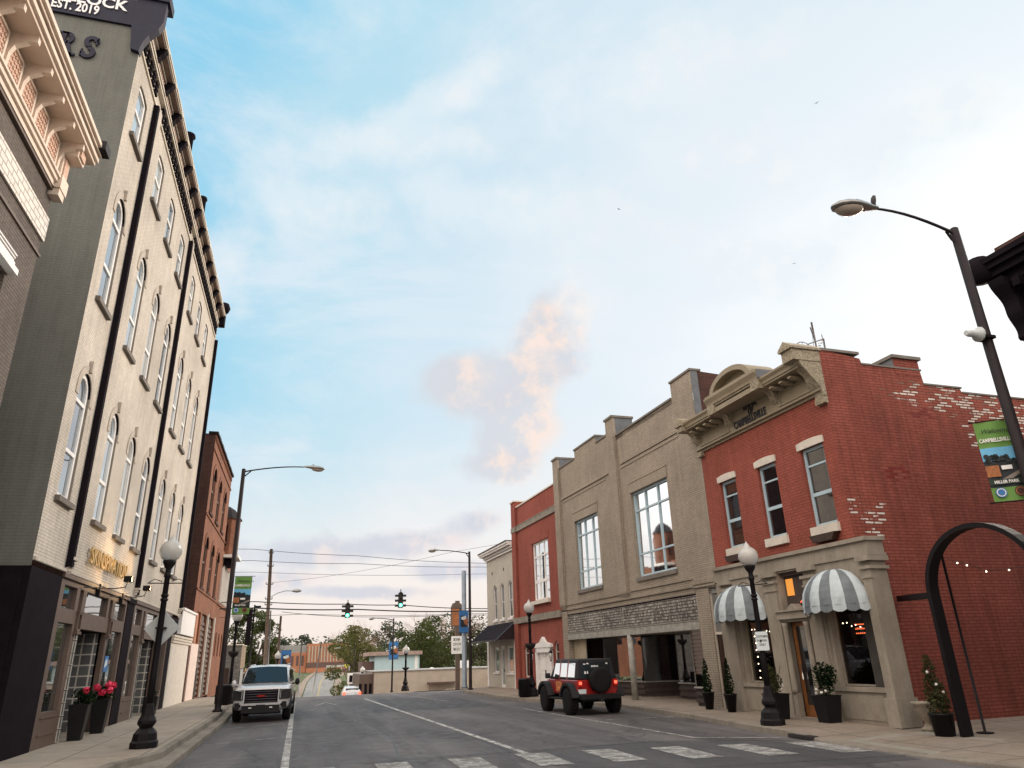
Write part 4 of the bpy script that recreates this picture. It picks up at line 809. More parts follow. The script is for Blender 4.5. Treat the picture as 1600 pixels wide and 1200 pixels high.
b.build('cornice',[M_creamtrim,M_black,plain('cornice_shadow_paint',(.20,.14,.11),.7),M_peach2],tl)
b=MB(o)
for y,r in ((24.2,.2),(28.3,.18)): b.lathe([(.15,20.1),(.15,20.9),(r+.02,20.95),(r,21.05),(.1,21.1)],(y,-.25,0),12)
b.cut(); b.box(37.9,38.35,-.42,.3,19.5,20.75); b.lathe([(0,-.3),(.25,-.25),(.34,0),(.25,.25),(0,.3)],(38.1,-.30,20.6),12); b.build('cornice_finial',M_black,tl)
# storefront bays
def bay(x0,x1,full=True):
    b=MB(o); L=x1-x0; a=x0+.37;c=x0+1.62; d0,d1=x0+2.1,x0+5.25; e0,e1=x0+5.5,x1-.2
    ops=[(x0+.38,x0+1.5,3.42,3.96),(x0+1.78,x0+2.12,3.42,3.96),(x0+2.45,x0+4.85,3.42,3.96),(x0+5.1,x0+5.45,3.42,3.96),(x0+5.8,x1-.2,3.42,3.96),(a,c,1.05,3.08),(d0,d1,.27,3.0),(e0,e1,1.05,3.08)]
    wall(b,x0,x1,.27,4.22,ops,0,.14)
    for z in (.55,.92): 
        for p,q in ((a,c),(e0,e1)): b.box(p,q,-.03,0,z,z+.035)
    for x in (x0+1.83,x0+5.3): 
        ring(b,outline(x,x+.33,2.92,3.38),outline(x+.05,x+.28,2.97,3.33),-.06,0); b.box(x-.03,x+.36,-.09,0,2.84,2.91); b.box(x-.03,x+.36,-.08,0,3.38,3.42)
    b.box(x0,x1,-.07,0,4.1,4.2)
    sf=b.build('storefront_frame',M_brown,tl)
    g_=MB(o)
    for q in ops[:6]+[ops[7]]: g_.face([(q[0],.10,q[2]),(q[1],.10,q[2]),(q[1],.10,q[3]),(q[0],.10,q[3])])
    g_.build('pane',glass('shopfront_reflection_glass',(.03,.03,.03),.42) if 'shopfront_reflection_glass' not in MT else MT['shopfront_reflection_glass'],sf)
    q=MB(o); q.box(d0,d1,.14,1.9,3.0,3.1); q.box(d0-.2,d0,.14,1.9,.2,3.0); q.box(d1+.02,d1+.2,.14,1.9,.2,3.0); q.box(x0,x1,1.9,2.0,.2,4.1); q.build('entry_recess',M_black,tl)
    q=MB(o); q.smooth=True; pts=[(d1-.012,1.75),(d1-.012,1.46),(d1-.012,1.17),(d1-.012,.88),(d1-.012,.59),(d1-.012,.36),(d1+.02,.2),(d1+.02,.15)]
    for (p0,p1) in zip(pts,pts[1:]):
        for j in range(9): q.face([(p0[0],p0[1],.28+.3*j),(p1[0],p1[1],.28+.3*j),(p1[0],p1[1],.58+.3*j),(p0[0],p0[1],.58+.3*j)])
    gbk=q.build('glass_block_wall',M_gblock,tl); q=MB(o)
    for j in range(9): q.box(d0-.18,d0-.02,-.05,0,.30+.3*j,.575+.3*j)
    q.build('block_jamb',M_gblock,gbk)
bay(20.0,27.42); bay(28.55,36.3)
q=MB(o); q.face([(26.0,.092,1.9),(26.5,.092,1.9),(26.5,.092,2.35),(26.0,.092,2.35)],0); q.face([(26.05,.09,2.0),(26.4,.09,2.1),(26.3,.09,2.28),(26.1,.09,2.2)],1); q.build('window_poster',[M_bblue,M_ltblue],tl)
text('SKINSPIRATION',.62,M_gold,tl,fx(21.75-17.8,-.09,4.66),.025,.004,1.0,'shop_lettering')
for x in (23.3,26.2):
    f=MB(o); f.tube([(x-1.5,-.06,4.02),(x,-.45,4.12),(x+.5,-.62,4.2),(x+.95,-.60,4.42)],.018,6); f.box(x+.8,x+1.12,-.70,-.48,4.40,4.56); f.box(x-.02,x+.05,-.1,-.0,3.9,4.25); f.build('sign_spotlight',M_iron,tl)
    l=bpy.data.lights.new('spot_lamp','SPOT'); lo=bpy.data.objects.new('spot_lamp',l); C.objects.link(lo); l.energy=75; l.color=(1,.62,.28); l.spot_size=R(110); l.spot_blend=.8; l.shadow_soft_size=.08; lo.parent=tl; lo.location=(x+.96-17.8,-.85,4.45); dv=Vector((-.5,.85,.35)); lo.rotation_euler=(-dv).to_track_quat('Z','Y').to_euler()
# ---- nearest left building with peach cornice
nl,o=lbld('peach_cornice_building','dark taupe brick building nearest on the left with a peach ornamental cornice','building',14.9,-5.85)
b=MB(o); wall(b,-2,14.9,.2,13.2,[(11.8,13.75,6.2,9.0),(8.3,10.3,6.2,9.0),(4.8,6.8,6.2,9.0)],0,.25); b.face([(14.9,0,.2),(14.9,15,.2),(14.9,15,12.9),(14.9,0,13.1)]); b.build('brick_front',M_greybrick,nl)
b=MB(o); b.box(-2,14.93,-.05,0,10.42,10.98); b.build('quoin_band',M_whitebrick,nl)
for x0,x1 in ((11.8,13.75),(8.3,10.3),(4.8,6.8)):
    q=window(nl,o,x0,x1,6.2,9.0,0,.12,.09,((x0+x1)/2,),(7.6,),M_white,M_glassL,.05,(.1,.18),M_whtlint,.1)
    h=MB(o); h.box(x0-.12,x1+.12,-.16,0,9.02,9.14); h.box(x0-.05,x1+.05,-.10,0,9.14,9.26); 
    for k in range(3): h.box(x0-.02,x1+.02,-.08-.02*k,0,9.28+.05*k,9.31+.05*k)
    h.build('window_hood',M_white,nl)
b=MB(o)
b.box(-2,14.95,-.04,0,10.05,10.1,2); b.box(-2,14.97,-.08,0,11.55,11.62,2)
for z0,z1,ou in ((11.62,11.74,.10),(11.74,11.84,.15),(11.84,11.9,.19)): b.box(-2,14.9+ou,-ou,0,z0,z1,0)
b.box(-2,14.93,-.06,0,11.9,12.75,0)
x=14.5
while x>-2:
    b.prism([(-.06,11.95),(-.11,11.95),(-.12,12.28),(-.18,12.44),(-.34,12.54),(-.38,12.58),(-.52,12.58),(-.52,12.72),(-.06,12.72)],'x',x,x+.10,0)
    b.box(x-.66,x-.12,-.085,-.05,12.02,12.58,1); ring(b,outline(x-.70,x-.08,11.98,12.62),outline(x-.64,x-.14,12.04,12.56),-.11,-.06)
    for k in range(5):
        for j in range(4): b.box(x-.61+.10*k,x-.56+.10*k,-.105,-.08,12.08+.12*j,12.13+.12*j,1)
    x-=.74
for z0,z1,ou in ((12.72,12.80,.56),(12.80,12.9,.62),(12.95,13.02,.66),(13.02,13.12,.72)): b.box(-2,14.9+.35,-ou,.2,z0,z1,0)
b.box(-2,15.2,-.60,.2,12.9,12.95,2)
b.box(14.62,15.0,-.16,0,11.95,12.45,0); b.box(14.6,15.03,-.42,0,12.45,12.74,0); b.box(14.62,15.02,-.22,0,11.62,11.95,0); b.box(14.66,14.98,-.20,-.0,11.45,11.62,0); b.box(14.7,14.94,-.19,-.15,12.0,12.4,1); b.box(14.68,14.96,-.46,-.42,12.5,12.7,1); b.build('cornice',[M_peach,M_peach2,M_brown],nl)
b=MB(o); b.box(14.95,15.32,-.80,-.4,13.0,13.22); b.build('gutter_end',M_iron,nl); b=MB(o); b.box(-2,14.89,.2,15,12.5,12.6); b.build('roof',M_greybody,nl)
# ---- low white building
lw,o=lbld('low_white_shopfront','single storey white boarded shopfront between the cream and brick buildings','building',38.65)
b=MB(o); b.box(38.65,43.4,0,.3,.2,4.3); b.face([(38.65,.3,4.28),(43.4,.3,4.28),(43.4,14,4.28),(38.65,14,4.28)]); b.box(43.05,43.4,-.05,0,.2,3.3); b.build('wall',M_darkbrick,lw)
b=MB(o); b.box(38.7,43.3,-.16,0,3.45,4.55); b.box(38.65,43.35,-.22,0,4.55,4.65); b.build('sign_box',M_white,lw)
b=MB(o)
for k in range(3): b.box(37.2,43.3,-.1-.03*k,0,3.02+.12*k,3.12+.12*k)
b.build('trim_board',M_creamtrim,lw)
b=MB(o); 
for k in range(4): b.box(37.2+1.4*k,37.2+1.4*k+1.385,-.05,0,.26,3.0)
b.build('white_board',M_whtlint,lw)
# ---- three storey brick
br,o=lbld('three_storey_brick_building','three storey orange brick building with dark side wall and arched windows','building',43.5)
b=MB(o); cc=[45.3,48.5,51.8]; ops=[]
for c in cc: ops+=[(c-.75,c+.75,6.2,9.1,.6),(c-.75,c+.75,10.5,13.2,.6)]
ops+=[(45.0,46.6,3.2,4.9),(47.2,49.6,.25,4.9),(50.4,53.4,.25,4.9)]
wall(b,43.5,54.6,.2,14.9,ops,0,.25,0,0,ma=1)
for z in (5.95,10.1,13.9): b.box(43.5,54.62,-.06,0,z,z+.1)
for k in range(27): b.box(43.6+.4*k,43.75+.4*k,-.08,0,14.5,14.75)
for c in cc:
    for z1 in (9.1,13.2):
        for k in range(10):
            a0=PI*k/10;a1=PI*(k+1)/10; f=lambda r,a:(c+(r+.15)*math.cos(a),z1-.6+r*math.sin(a)); b.prism([f(.6,a0),f(.6,a1),f(.85,a1),f(.85,a0)],'y',-.05,0)
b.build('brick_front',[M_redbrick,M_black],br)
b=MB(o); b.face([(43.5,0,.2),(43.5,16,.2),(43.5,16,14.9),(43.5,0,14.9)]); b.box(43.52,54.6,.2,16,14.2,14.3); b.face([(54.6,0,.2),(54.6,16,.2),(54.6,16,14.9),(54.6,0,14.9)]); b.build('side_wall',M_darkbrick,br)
b=MB(o); 
for k in range(12): b.box(43.4+.94*k,43.4+.94*k+.86,-.14,.4,14.9,15.02+.03*(k%2))
b.build('coping',M_iron,br)
for c in cc:
    for z0,z1 in ((6.2,9.1),(10.5,13.2)): window(br,o,c-.75,c+.75,z0,z1,.6,.08,.09,(),(),M_brown,M_glassd,.05,(.08,.15),M_darkbrick,.08,rail=((z0+z1)/2,))
b=MB(o); b.box(43.9,46.9,-.04,.3,.25,3.15,0); b.box(45.0,46.6,.1,.2,3.2,4.9,1); b.box(47.2,49.6,.15,.2,.25,4.9,2); b.box(50.4,53.4,.15,.2,.25,4.9,2); b.box(49.65,49.85,-.1,0,.25,5,3); b.box(53.5,53.7,-.1,0,.25,5,3)
for k in range(14): b.box(47.2,49.6,.08,.15,.4+.3*k,.55+.3*k,2); b.box(50.4,53.4,.08,.15,.4+.3*k,.55+.3*k,2)
b.build('boarded_opening',[M_rosewood,M_orange,plain('brown_louvre',(.11,.08,.065),.7),M_whtlint],br)
b=MB(o); b.box(47.0,47.18,-.12,0,.25,1.9); b.cut(); b.box(50.0,50.35,-.12,0,.25,1.6); b.cut(); b.box(46.9,47.25,-.12,0,.25,1.2); b.build('stone_plinth',M_stonewall,br)
b2,o=lbld('two_storey_brick_building','two storey brick building with arched windows and a corner turret with white ledge','building',54.62)
b=MB(o); ops=[(c-.45,c+.45,6.4,8.6,.45) for c in (55.8,57.4,59.0,60.6)]+[(c-.4,c+.4,2.6,4.2,.4) for c in (56,58,60)]
wall(b,54.62,62,.0,9.6,ops,0,.2); b.box(54.62,62,-.08,0,5.9,6.05); b.build('brick_front',M_redbrick,b2)
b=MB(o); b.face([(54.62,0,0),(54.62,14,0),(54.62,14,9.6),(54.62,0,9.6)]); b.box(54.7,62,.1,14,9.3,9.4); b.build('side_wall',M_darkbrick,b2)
b=MB(o)
for k in range(16): b.box(54.8+.42*k,54.95+.42*k,-.12,0,6.1,8.4+.15*(k%3)); 
b.build('white_brick_quoin',M_whitebrick,b2)
for c in (55.8,57.4,59.0,60.6): window(b2,o,c-.45,c+.45,6.4,8.6,.45,.1,.08,(),(),M_brown,M_glassd,rail=(7.5,))
for c in (56,58,60): window(b2,o,c-.4,c+.4,2.6,4.2,.4,.1,.08,(),(),M_sigoff,M_glassd)
b=MB(o); b.lathe([(.9,9.4),(.95,9.5),(.95,12.0),(1.05,12.1)],(56.4,.12,0),8,sm=False); tu=b.build('turret',M_redbrick,b2); b=MB(o); b.lathe([(1.08,12.08),(.5,12.8),(.03,13.1)],(56.4,.12,0),8,sm=False); b.build('turret_roof',M_brpole,tu)
b=MB(o)
for k in range(4):
    a=PI/4*(k+4)+PI/8-PI/8; b.box(56.4+.9*math.cos(-PI/2+(k-1.5)*PI/4)-.14,56.4+.9*math.cos(-PI/2+(k-1.5)*PI/4)+.14,.35+.9*math.sin(-PI/2+(k-1.5)*PI/4)-.05,.35+.9*math.sin(-PI/2+(k-1.5)*PI/4)+.05,10.1,11.6)
b.build('window',M_glassd,tu)
b=MB(o); b.box(55.0,57.6,-1.0,0,9.2,9.4,0); b.box(55.5,57.5,-.68,-.0,8.7,9.2,1); b.build('white_ledge',[M_white,M_black],tu)
# ---- stone faced building beyond the cross street
st,o=lbld('stone_faced_building','low flat roofed building faced in grey ledge stone beyond the cross street','building',76,-5.35)
b=MB(o); b.box(76,82,0,9,-2.2,3.75,0); b.build('stone_wall',M_stonewall,st)
b=MB(o); b.box(76.05,81.9,-.06,0,1.7,3.7,0); b.box(75.9,76.0,5.5,5.6,0,1,0) if False else None; b.build('tan_stone_front',M_stonewall2,st)
b=MB(o); b.box(75.9,82.1,-.1,9.1,3.75,3.85); b.build('coping',M_creamtrim,st)
b=MB(o); b.box(75.93,76,.9,1.9,-1.4,1.75,0); b.box(75.9,75.93,1.75,1.8,-1.4,1.75,1); b.box(76.4,80,-.09,-.06,-1.2,1.6,2); b.build('door',[M_door,M_white,M_fargrey],st)
# ================================================================ STREET FURNITURE
def sleeve(mb,h): pass
def globe_lamp(label,loc,hgt=4.83,basket=False,arms=True,group='globe street lamps',rz=0):
    t=thing('globe_street_lamp',label,'street lamp',loc,rz,group); k=hgt/4.83
    b=MB(); b.lathe([(.30,0),(.30,.12),(.27,.16),(.25,.30),(.19,.38),(.14,.42),(.20,.50),(.20,.56),(.15,.66),(.115,.80),(.10,.88),(.085,.92)],(0,0,0),8,sm=False); b.build('base',M_iron,t)
    b=MB(); b.lathe([(.08,.9),(.075,1.6),(.062,3.75*k),(.09,3.78*k),(.07,3.84*k),(.06,3.95*k),(.12,4.05*k),(.15,4.12*k),(.15,4.16*k)],(0,0,0),12); b.lathe([(.085,3.30*k),(.085,3.36*k)],(0,0,0),12); b.lathe([(.085,3.2*k),(.085,3.26*k)],(0,0,0),12)
    if arms: b.tube([(-.42,0,3.62*k),(.0,0,3.62*k),(.42,0,3.62*k)],.014,6); b.tube([(-.42,0,3.62*k),(-.28,0,3.72*k),(-.1,0,3.66*k)],.01,6); b.tube([(.42,0,3.62*k),(.28,0,3.72*k),(.1,0,3.66*k)],.01,6)
    b.build('post',M_iron,t)
    b=MB(); z=4.16*k; b.lathe([(.12,z),(.20,z+.06),(.255,z+.17),(.265,z+.27),(.23,z+.38),(.15,z+.46),(.09,z+.49),(.075,z+.53),(.045,z+.58),(.02,z+.62),(0,z+.66)],(0,0,0),22); b.build('globe',M_globe,t)
    if basket:
        b=MB(); b.lathe([(0,2.28*k),(.10,2.30*k),(.22,2.42*k),(.26,2.56*k),(.24,2.58*k)],(0,0,0),14,sx=1); b.tube([(.28,0,2.58*k),(.0,0,2.62*k),(-.28,0,2.58*k)],.012,6); b.build('basket',M_brpole,t)
    return t
globe_lamp('black globe lamp with a blank grey diamond sign on the left sidewalk',(-3.24,19.4,.28),4.80,arms=True,group=None,rz=0)
d=MB(); c=(-3.21,19.55,2.84)
d=thing('diamond_sign','blank grey back of a diamond sign on the left globe lamp','sign',(-3.22,19.50,2.84))
b=MB((0,0,0),Matrix.Rotation(R(-12),4,'Z')); b.prism([(0,-.42),(.42,0),(0,.42),(-.42,0)],'y',-.012,.012); b.build('panel',M_signback,d); b=MB(); b.tube([(0,-.02,.03),(0,-.3,.03)],.012,6) if False else None
b=MB(); b.box(-.12,.12,-.16,-.0,-.02,.02); b.build('bracket',M_iron,d)
globe_lamp('black globe lamp in front of the striped awnings with a parking sign',(11.59,17.1,.13),4.55,group=None,rz=R(-60))
s=thing('parking_sign','small white customer parking only sign on the globe lamp before the bank','sign',(11.55,16.98,2.12)); b=MB((0,0,0),Matrix.Rotation(R(-34),4,'Z')); 
pts=[]
for cx,cz,a in ((.125,.2,0),(-.125,.2,90),(-.125,-.2,180),(.125,-.2,270)):
    for k in range(4): t=R(a+30*k); pts.append((cx+.03*math.cos(t),cz+.03*math.sin(t)))
b.prism(pts,'y',-.012,0.0); b.build('panel',M_ltblue,s)
for i,wd in enumerate(('CUSTOMER','PARKING','ONLY')): text(wd,.075,M_blktx,s,Matrix.Rotation(R(-34),4,'Z')@fx(0,-.016,.09-.10*i),.001,.001,.78,align='CENTER')
b=MB(); b.box(-.05,.08,.0,.08,-.03,.03); b.build('bracket',M_iron,s)
globe_lamp('black globe lamp with a hanging basket beside the narrow red building',(10.8,34.95,.14),4.4,True,group='globe lamps with hanging baskets')
globe_lamp('globe lamp with basket at the left kerb beyond the tall cobra lamp',(-3.05,38.6,.28),4.3,True,group='globe lamps with hanging baskets')
globe_lamp('distant globe lamp with red basket in front of the beige wall',(7.62,56,zt(56)+.1),2.95,True,arms=False,group='distant globe lamps')
globe_lamp('distant globe lamp beside the blue banner beyond the white truck',(-1.70,66,zt(66)+.1),3.6,arms=False,group='distant globe lamps')
for i,(x,y,h,lb) in enumerate(((7.3,97,3.9,'distant globe lamp by the black fence under the big spring tree'),(6.75,84,3.7,'distant globe lamp in front of the white and black shop sign'))): globe_lamp(lb,(x,y,zt(y)),h,arms=False,group='distant globe lamps')
def cobra(name,label,base,h,arm,dirv,th=.11,mat=M_brpole,rise=.35,head=1.0,group='cobra head street lamps',bracket=True,cam_=False):
    t=thing(name,label,'street lamp',base,0,group); b=MB(); b.lathe([(th*1.7,0),(th*1.7,.06),(th*1.15,.10),(th,.3),(th*.72,h),(th*.5,h+.02)],(0,0,0),10); b.build('pole',mat,t)
    d=Vector((dirv[0],dirv[1],0)).normalized(); z0=h-.12
    pts=[(d.x*arm*u,d.y*arm*u,z0+rise*math.sin(u*PI/2)**.9) for u in (0,.08,.2,.35,.5,.65,.8,.92,1)]
    b=MB(); b.tube(pts,[.035,.033,.03,.03,.028,.028,.026,.026,.024],8); b.tube([(0,0,z0-.25),(d.x*.12,d.y*.12,z0-.14),(d.x*arm*.12,d.y*arm*.12,z0+.05)],.028,6); b.box(-.06,.06,-.06,.06,z0-.3,z0-.18); b.build('arm',mat,t)
    ang=math.atan2(d.y,d.x); M=Matrix.Translation((d.x*arm,d.y*arm,z0+rise))@Matrix.Rotation(ang,4,'Z')@Matrix.Rotation(R(4),4,'Y')@Matrix.Scale(head,4)
    b=MB((0,0,0),M); prof=[(0,.04,.04),(.12,.07,.06),(.26,.12,.085),(.42,.165,.10),(.58,.17,.095),(.72,.13,.07),(.80,.05,.03),(.82,.005,.005)]
    rows=[]
    b.smooth=True
    for x,w_,hh in prof: rows.append([(x,w_*math.cos(a),hh*(math.sin(a) if math.sin(a)>0 else .45*math.sin(a))+.01) for a in [2*PI*k/14 for k in range(14)]])
    b.grid(rows,close=True); b.tube([(.34,0,.1),(.34,0,.15)],.03,8); hd=b.build('lamp_head',M_alum,t)
    b=MB((0,0,0),M); b.smooth=True; rows=[]
    for f in (1,.85,.55,.2,.01): rows.append([(.52+.24*f*math.cos(a),.145*f*math.sin(a),-.035-.085*math.sqrt(max(0,1-f*f))) for a in [2*PI*k/14 for k in range(14)]])
    b.grid(rows,close=True); b.build('lens',M_lens,hd); return t
cobra('cobra_street_lamp','tall dark cobra head lamp with a green banner on the left sidewalk',(-2.93,32.4,.28),9.75,2.55,(1,.05),.115,rise=.35,head=1.15)
big=cobra('cobra_street_lamp','tall dark cobra head lamp at the right frame edge with a bird on it',(12.35,9.37,.1),9.77,1.72,(-1,.07),.115,rise=.42,head=1.3)
cobra('cobra_street_lamp','tall black cobra head lamp standing on the far right kerb corner',(10.2,45.7,.14),8.25,1.95,(-1,.0),.10,rise=.2,head=.95)
cobra('cobra_street_lamp','slim dark cobra head lamp in front of the distant beige wall',(7.12,60,zt(60)+.1),5.45,1.35,(-1,.0),.075,rise=.15,head=.8)
cobra('cobra_street_lamp','faint thin cobra head lamp in front of the spring green tree',(8.6,125,zt(125)),9.2,2.2,(-1,0),.07,rise=.2,head=1.1)
# speaker / camera on the right pole
s=thing('pole_speaker','small grey horn speaker clamped to the right cobra lamp','speaker',(12.3,9.35,7.45)); b=MB(); b.lathe([(.05,-.30),(.07,-.22),(.07,-.10),(.15,0),(.15,.02)],(-.16,.0,.0),12,axis='x'); b.tube([(-.1,0,-.02),(.05,0,-.05)],.03,6); b.build('horn',M_signback,s); b=MB(); b.box(-.1,.12,-.12,.12,-.10,-.04); b.build('bracket',M_iron,s)
# banners
def banner(label,M,wd,ht,loc,big_,group='welcome banners on the lamp poles'):
    t=thing('street_banner',label,'banner',loc,0,group); b=MB((0,0,0),M); e=.001
    nx,nz=10,12
    for layer in (0,):
        for i in range(nx):
            for j in range(nz):
                q=[(wd*ii/nx,.012*math.sin(ii*.9+jj*.5),-ht*jj/nz) for ii,jj in ((i,j),(i+1,j),(i+1,j+1),(i,j+1))]
                z=(j+.5)/nz; m=0 if z<.30 else (1 if z<.50 else (2 if z<.80 else 0)); b.face(q,m)
    b.build('cloth',[M_bgreen,M_bsky,M_bdark],t); y=-.022
    random.seed(3)
    b=MB((0,0,0),M)
    def R_(x0,x1,z0,z1,m,yy=y): b.face([(wd*x0,yy,-ht*z0),(wd*x1,yy,-ht*z0),(wd*x1,yy,-ht*z1),(wd*x0,yy,-ht*z1)],m)
    for k in range(16):
        x=random.uniform(.08,.95); z=random.uniform(.44,.52); r=random.uniform(.05,.11); b.face([(wd*x+r*wd*math.cos(a)*random.uniform(.7,1),y,-ht*z+r*wd*1.1*math.sin(a)*random.uniform(.7,1)) for a in [2*PI*q/9 for q in range(9)]],2)
    R_(.0,.36,.56,.70,3); R_(.40,.62,.58,.66,1,y-.002) if False else None; b.face([(wd*.35,y-.001,-ht*.74),(wd*.95,y-.001,-ht*.62),(wd*.98,y-.001,-ht*.66),(wd*.5,y-.001,-ht*.76)],4); R_(.42,.70,.57,.62,5,y-.002); R_(0,1,.735,.80,6,y-.003)
    for k,(cx,m) in enumerate(((.24,7),(.74,8))):
        for rr,mm,yy in ((.15,m,y),(.125,5 if m==7 else 3,y-.002),(.10,m,y-.004)): b.face([(wd*cx+rr*wd*math.cos(a),yy,-ht*.895+rr*wd*math.sin(a)) for a in [2*PI*q/16 for q in range(16)]],mm)
    b.build('printed_picture',[M_bgreen,M_bsky,M_bdark,M_bor,M_bpath,M_white,M_bfoot,M_bblue,M_bbrn],t)
    text('Welcome to',wd*.20,M_bdark,t,M@fx(wd*.12,y-.006,-ht*.15),.001,0,.95,shear=.3); text('CAMPBELLSVILLE',wd*.17,M_white,t,M@fx(wd*.03,y-.006,-ht*.265),.001,.003,.68); text('MILLER PARK',wd*.13,M_white,t,M@fx(wd*.13,y-.006,-ht*.785),.001,.002,.85)
    f=MB((0,0,0),M); f.tube([(-.08,0,.015),(wd+.12,0,.015)],.012,6); f.cut(); f.tube([(-.08,0,-ht-.015),(wd+.12,0,-ht-.015)],.012,6); f.build('banner_rod',M_iron,t); return t
banner('green park banner hanging from the left cobra lamp',Matrix.Rotation(R(-3),4,'Z'),.68,1.5,(-2.80,32.4,5.42),True)
banner('green park banner cut by the right frame edge with welcome text',Matrix.Rotation(R(-38),4,'Z'),.60,1.50,(12.00,9.86,5.80),True)
def blue_banner(label,loc,wd,ht):
    t=thing('blue_street_banner',label,'banner',loc,0,'blue street banners'); b=MB(); b.box(0,wd,-.01,.01,-ht,0,0); b.box(wd*.15,wd*.85,-.014,-.01,-ht*.75,-ht*.22,1); b.face([(wd*.2,-.018,-ht*.3),(wd*.75,-.018,-ht*.22),(wd*.8,-.018,-ht*.4),(wd*.3,-.018,-ht*.42)],2); b.face([(wd*.45,-.02,-ht*.45),(wd*.95,-.02,-ht*.3),(wd*.95,-.02,-ht*.7),(wd*.6,-.02,-ht*.62)],3); b.build('cloth',[M_bblue,M_bdark,M_ltblue,M_bor],t); f=MB(); f.tube([(-.05,0,.01),(wd+.05,0,.01)],.015,6); f.cut(); f.tube([(-.05,0,-ht-.01),(wd+.05,0,-ht-.01)],.015,6); f.build('banner_rod',M_iron,t)
blue_banner('blue banner on the thick grey pole at the right corner',(9.93,47.75,4.85),.62,1.35)
blue_banner('blue banner beyond the white parked truck',(-1.45,66,3.0),.8,1.55); blue_banner('blue banner in front of the pale blue building',(7.95,70,3.55),.85,1.5)
g_=thing('grey_steel_pole','thick grey steel signal pole at the right corner','pole',(10.32,48,.14)); b=MB(); b.lathe([(.22,0),(.22,.1),(.16,.14),(.15,7.3),(.0,7.35)],(0,0,0),12); b.build('shaft',M_galv,g_)
# tall black object / banner arm pole left of utility pole
k=thing('black_sign_pole','dark bracket pole holding a narrow black panel behind the left banner','pole',(-4.15,70,zt(70)+.1)); b=MB(); b.tube([(0,0,0),(0,0,8.0)],.07,8); b.tube([(0,0,7.85),(.55,0,7.85)],.09,6); b.build('shaft',M_iron,k); b=MB(); b.box(-.55,-.12,-.08,.08,4.6,7.6); b.build('panel',M_black,k)
# utility poles and wires
def upole(label,loc,h,arms=(),r=.15,mat=M_treated,lean=0):
    t=thing('utility_pole',label,'utility pole',loc,0,'utility poles'); b=MB(); b.tube([(0,0,0),(lean,0,h)],[r,r*.7],8); b.build('pole',mat,t)
    if arms:
        b=MB(); 
        for z,w_ in arms: b.tube([(lean*z/h-w_,0,z),(lean*z/h+w_,0,z)],.05,6); b.lathe([(.03,z),(.05,z+.1),(.02,z+.2)],(lean*z/h-w_,0,0),6); b.lathe([(.03,z),(.05,z+.1),(.02,z+.2)],(lean*z/h+w_,0,0),6)
        b.build('crossarm',M_lt_galv,t)
    return t
u=upole('tall wooden utility pole carrying a cobra lamp beyond the left banner',(-2.72,70,zt(70)),13.05,((12.7,.2),(11.5,.25),(9.9,.3),(8.6,.3),(8.1,.3)),.19,lean=-.45)
b=MB(); b.tube([(.25,-.05,0),(-.02,-.05,7.6)],.06,6); b.build('conduit',M_lt_galv,u)
b=MB(); b.tube([(-.25,0,8.7),(.4,0,9.1),(1.1,0,9.3),(1.7,0,9.3)],.035,6); b.build('lamp_arm',M_lt_galv,u); b=MB(); b.lathe([(.03,0),(.12,.2),(.17,.5),(.12,.8),(0,.95)],(1.6,0,9.3),10,axis='x'); b.build('lamp_head',M_alum,u)
upole('shorter grey utility pole right of the tall wooden pole',(-2.35,90,zt(90)),10.0,(),.17,M_treated)
for i,(x,y,h,ln,lb) in enumerate(((0.2,100,8.5,.0,'thin pale pole beside the far left road edge'),(1.9,110,9,1.0,'leaning pale pole beside the far left road edge'),(24.5,330,8,0,'distant dark pole before the grey end of the orange building'),(10.8,330,9.5,0,'distant dark pole before the middle of the orange building'))): upole(lb,(x,y,zt(y)),h,(),.11,M_lt_galv,ln)
wires=[([(-60,56,7.2),(-3.3,56,6.2),(3.2,56,5.95),(7.1,56,5.85),(13,56,5.5),(40,56,5.9)],.032,'upper signal cable with a spiral lashing'),([(-60,56.5,6.6),(-3.4,56.5,5.8),(4,56.5,5.6),(13,56.5,5.35),(40,56.5,5.5)],.045,'thick middle cable over the crossing'),([(-2.3,90,7.6),(5,89,6.9),(18,88,6.85),(40,88,7)],.03,'lower cable from the short grey pole'),
 ([(-60,58,12),(-3.9,58,10.2),(3.9,58,9.75),(14,58,9.2),(60,58,9)],.018,'topmost thin wire across the evening sky'),([(-60,58,10.5),(-3.9,58,9.35),(3.9,58,9.15),(14,58,8.9),(60,58,8.8)],.018,'second thin wire across the evening sky'),([(-60,58,9.4),(-3.9,58,8.5),(14,58,8.35),(60,58,8.5)],.013,'third faint wire across the evening sky'),
 ([(-3.2,70,8.9),(3,66,9.2),(12,60,10.4),(30,50,13)],.012,'faint slanting wire rising to the right'),([(-60,57,5.6),(0,57,5.35),(13,57,5.2),(40,57,5.3)],.016,'thin cable just under the thick middle cable')]
for pts,r,lb in wires:
    P=[Vector(q) for q in pts]; out=[]
    for a_,c_ in zip(P,P[1:]):
        for k in range(6): t=k/6; q=a_.lerp(c_,t); q.z-=.12*math.sin(PI*t)*(c_-a_).length/12; out.append(q)
    out.append(P[-1]); o0=out[0].copy(); b=MB(); b.tube([q-o0 for q in out],r,5); tag(b.build('overhead_wire',M_wire),lb,'cable','overhead wires',o0)
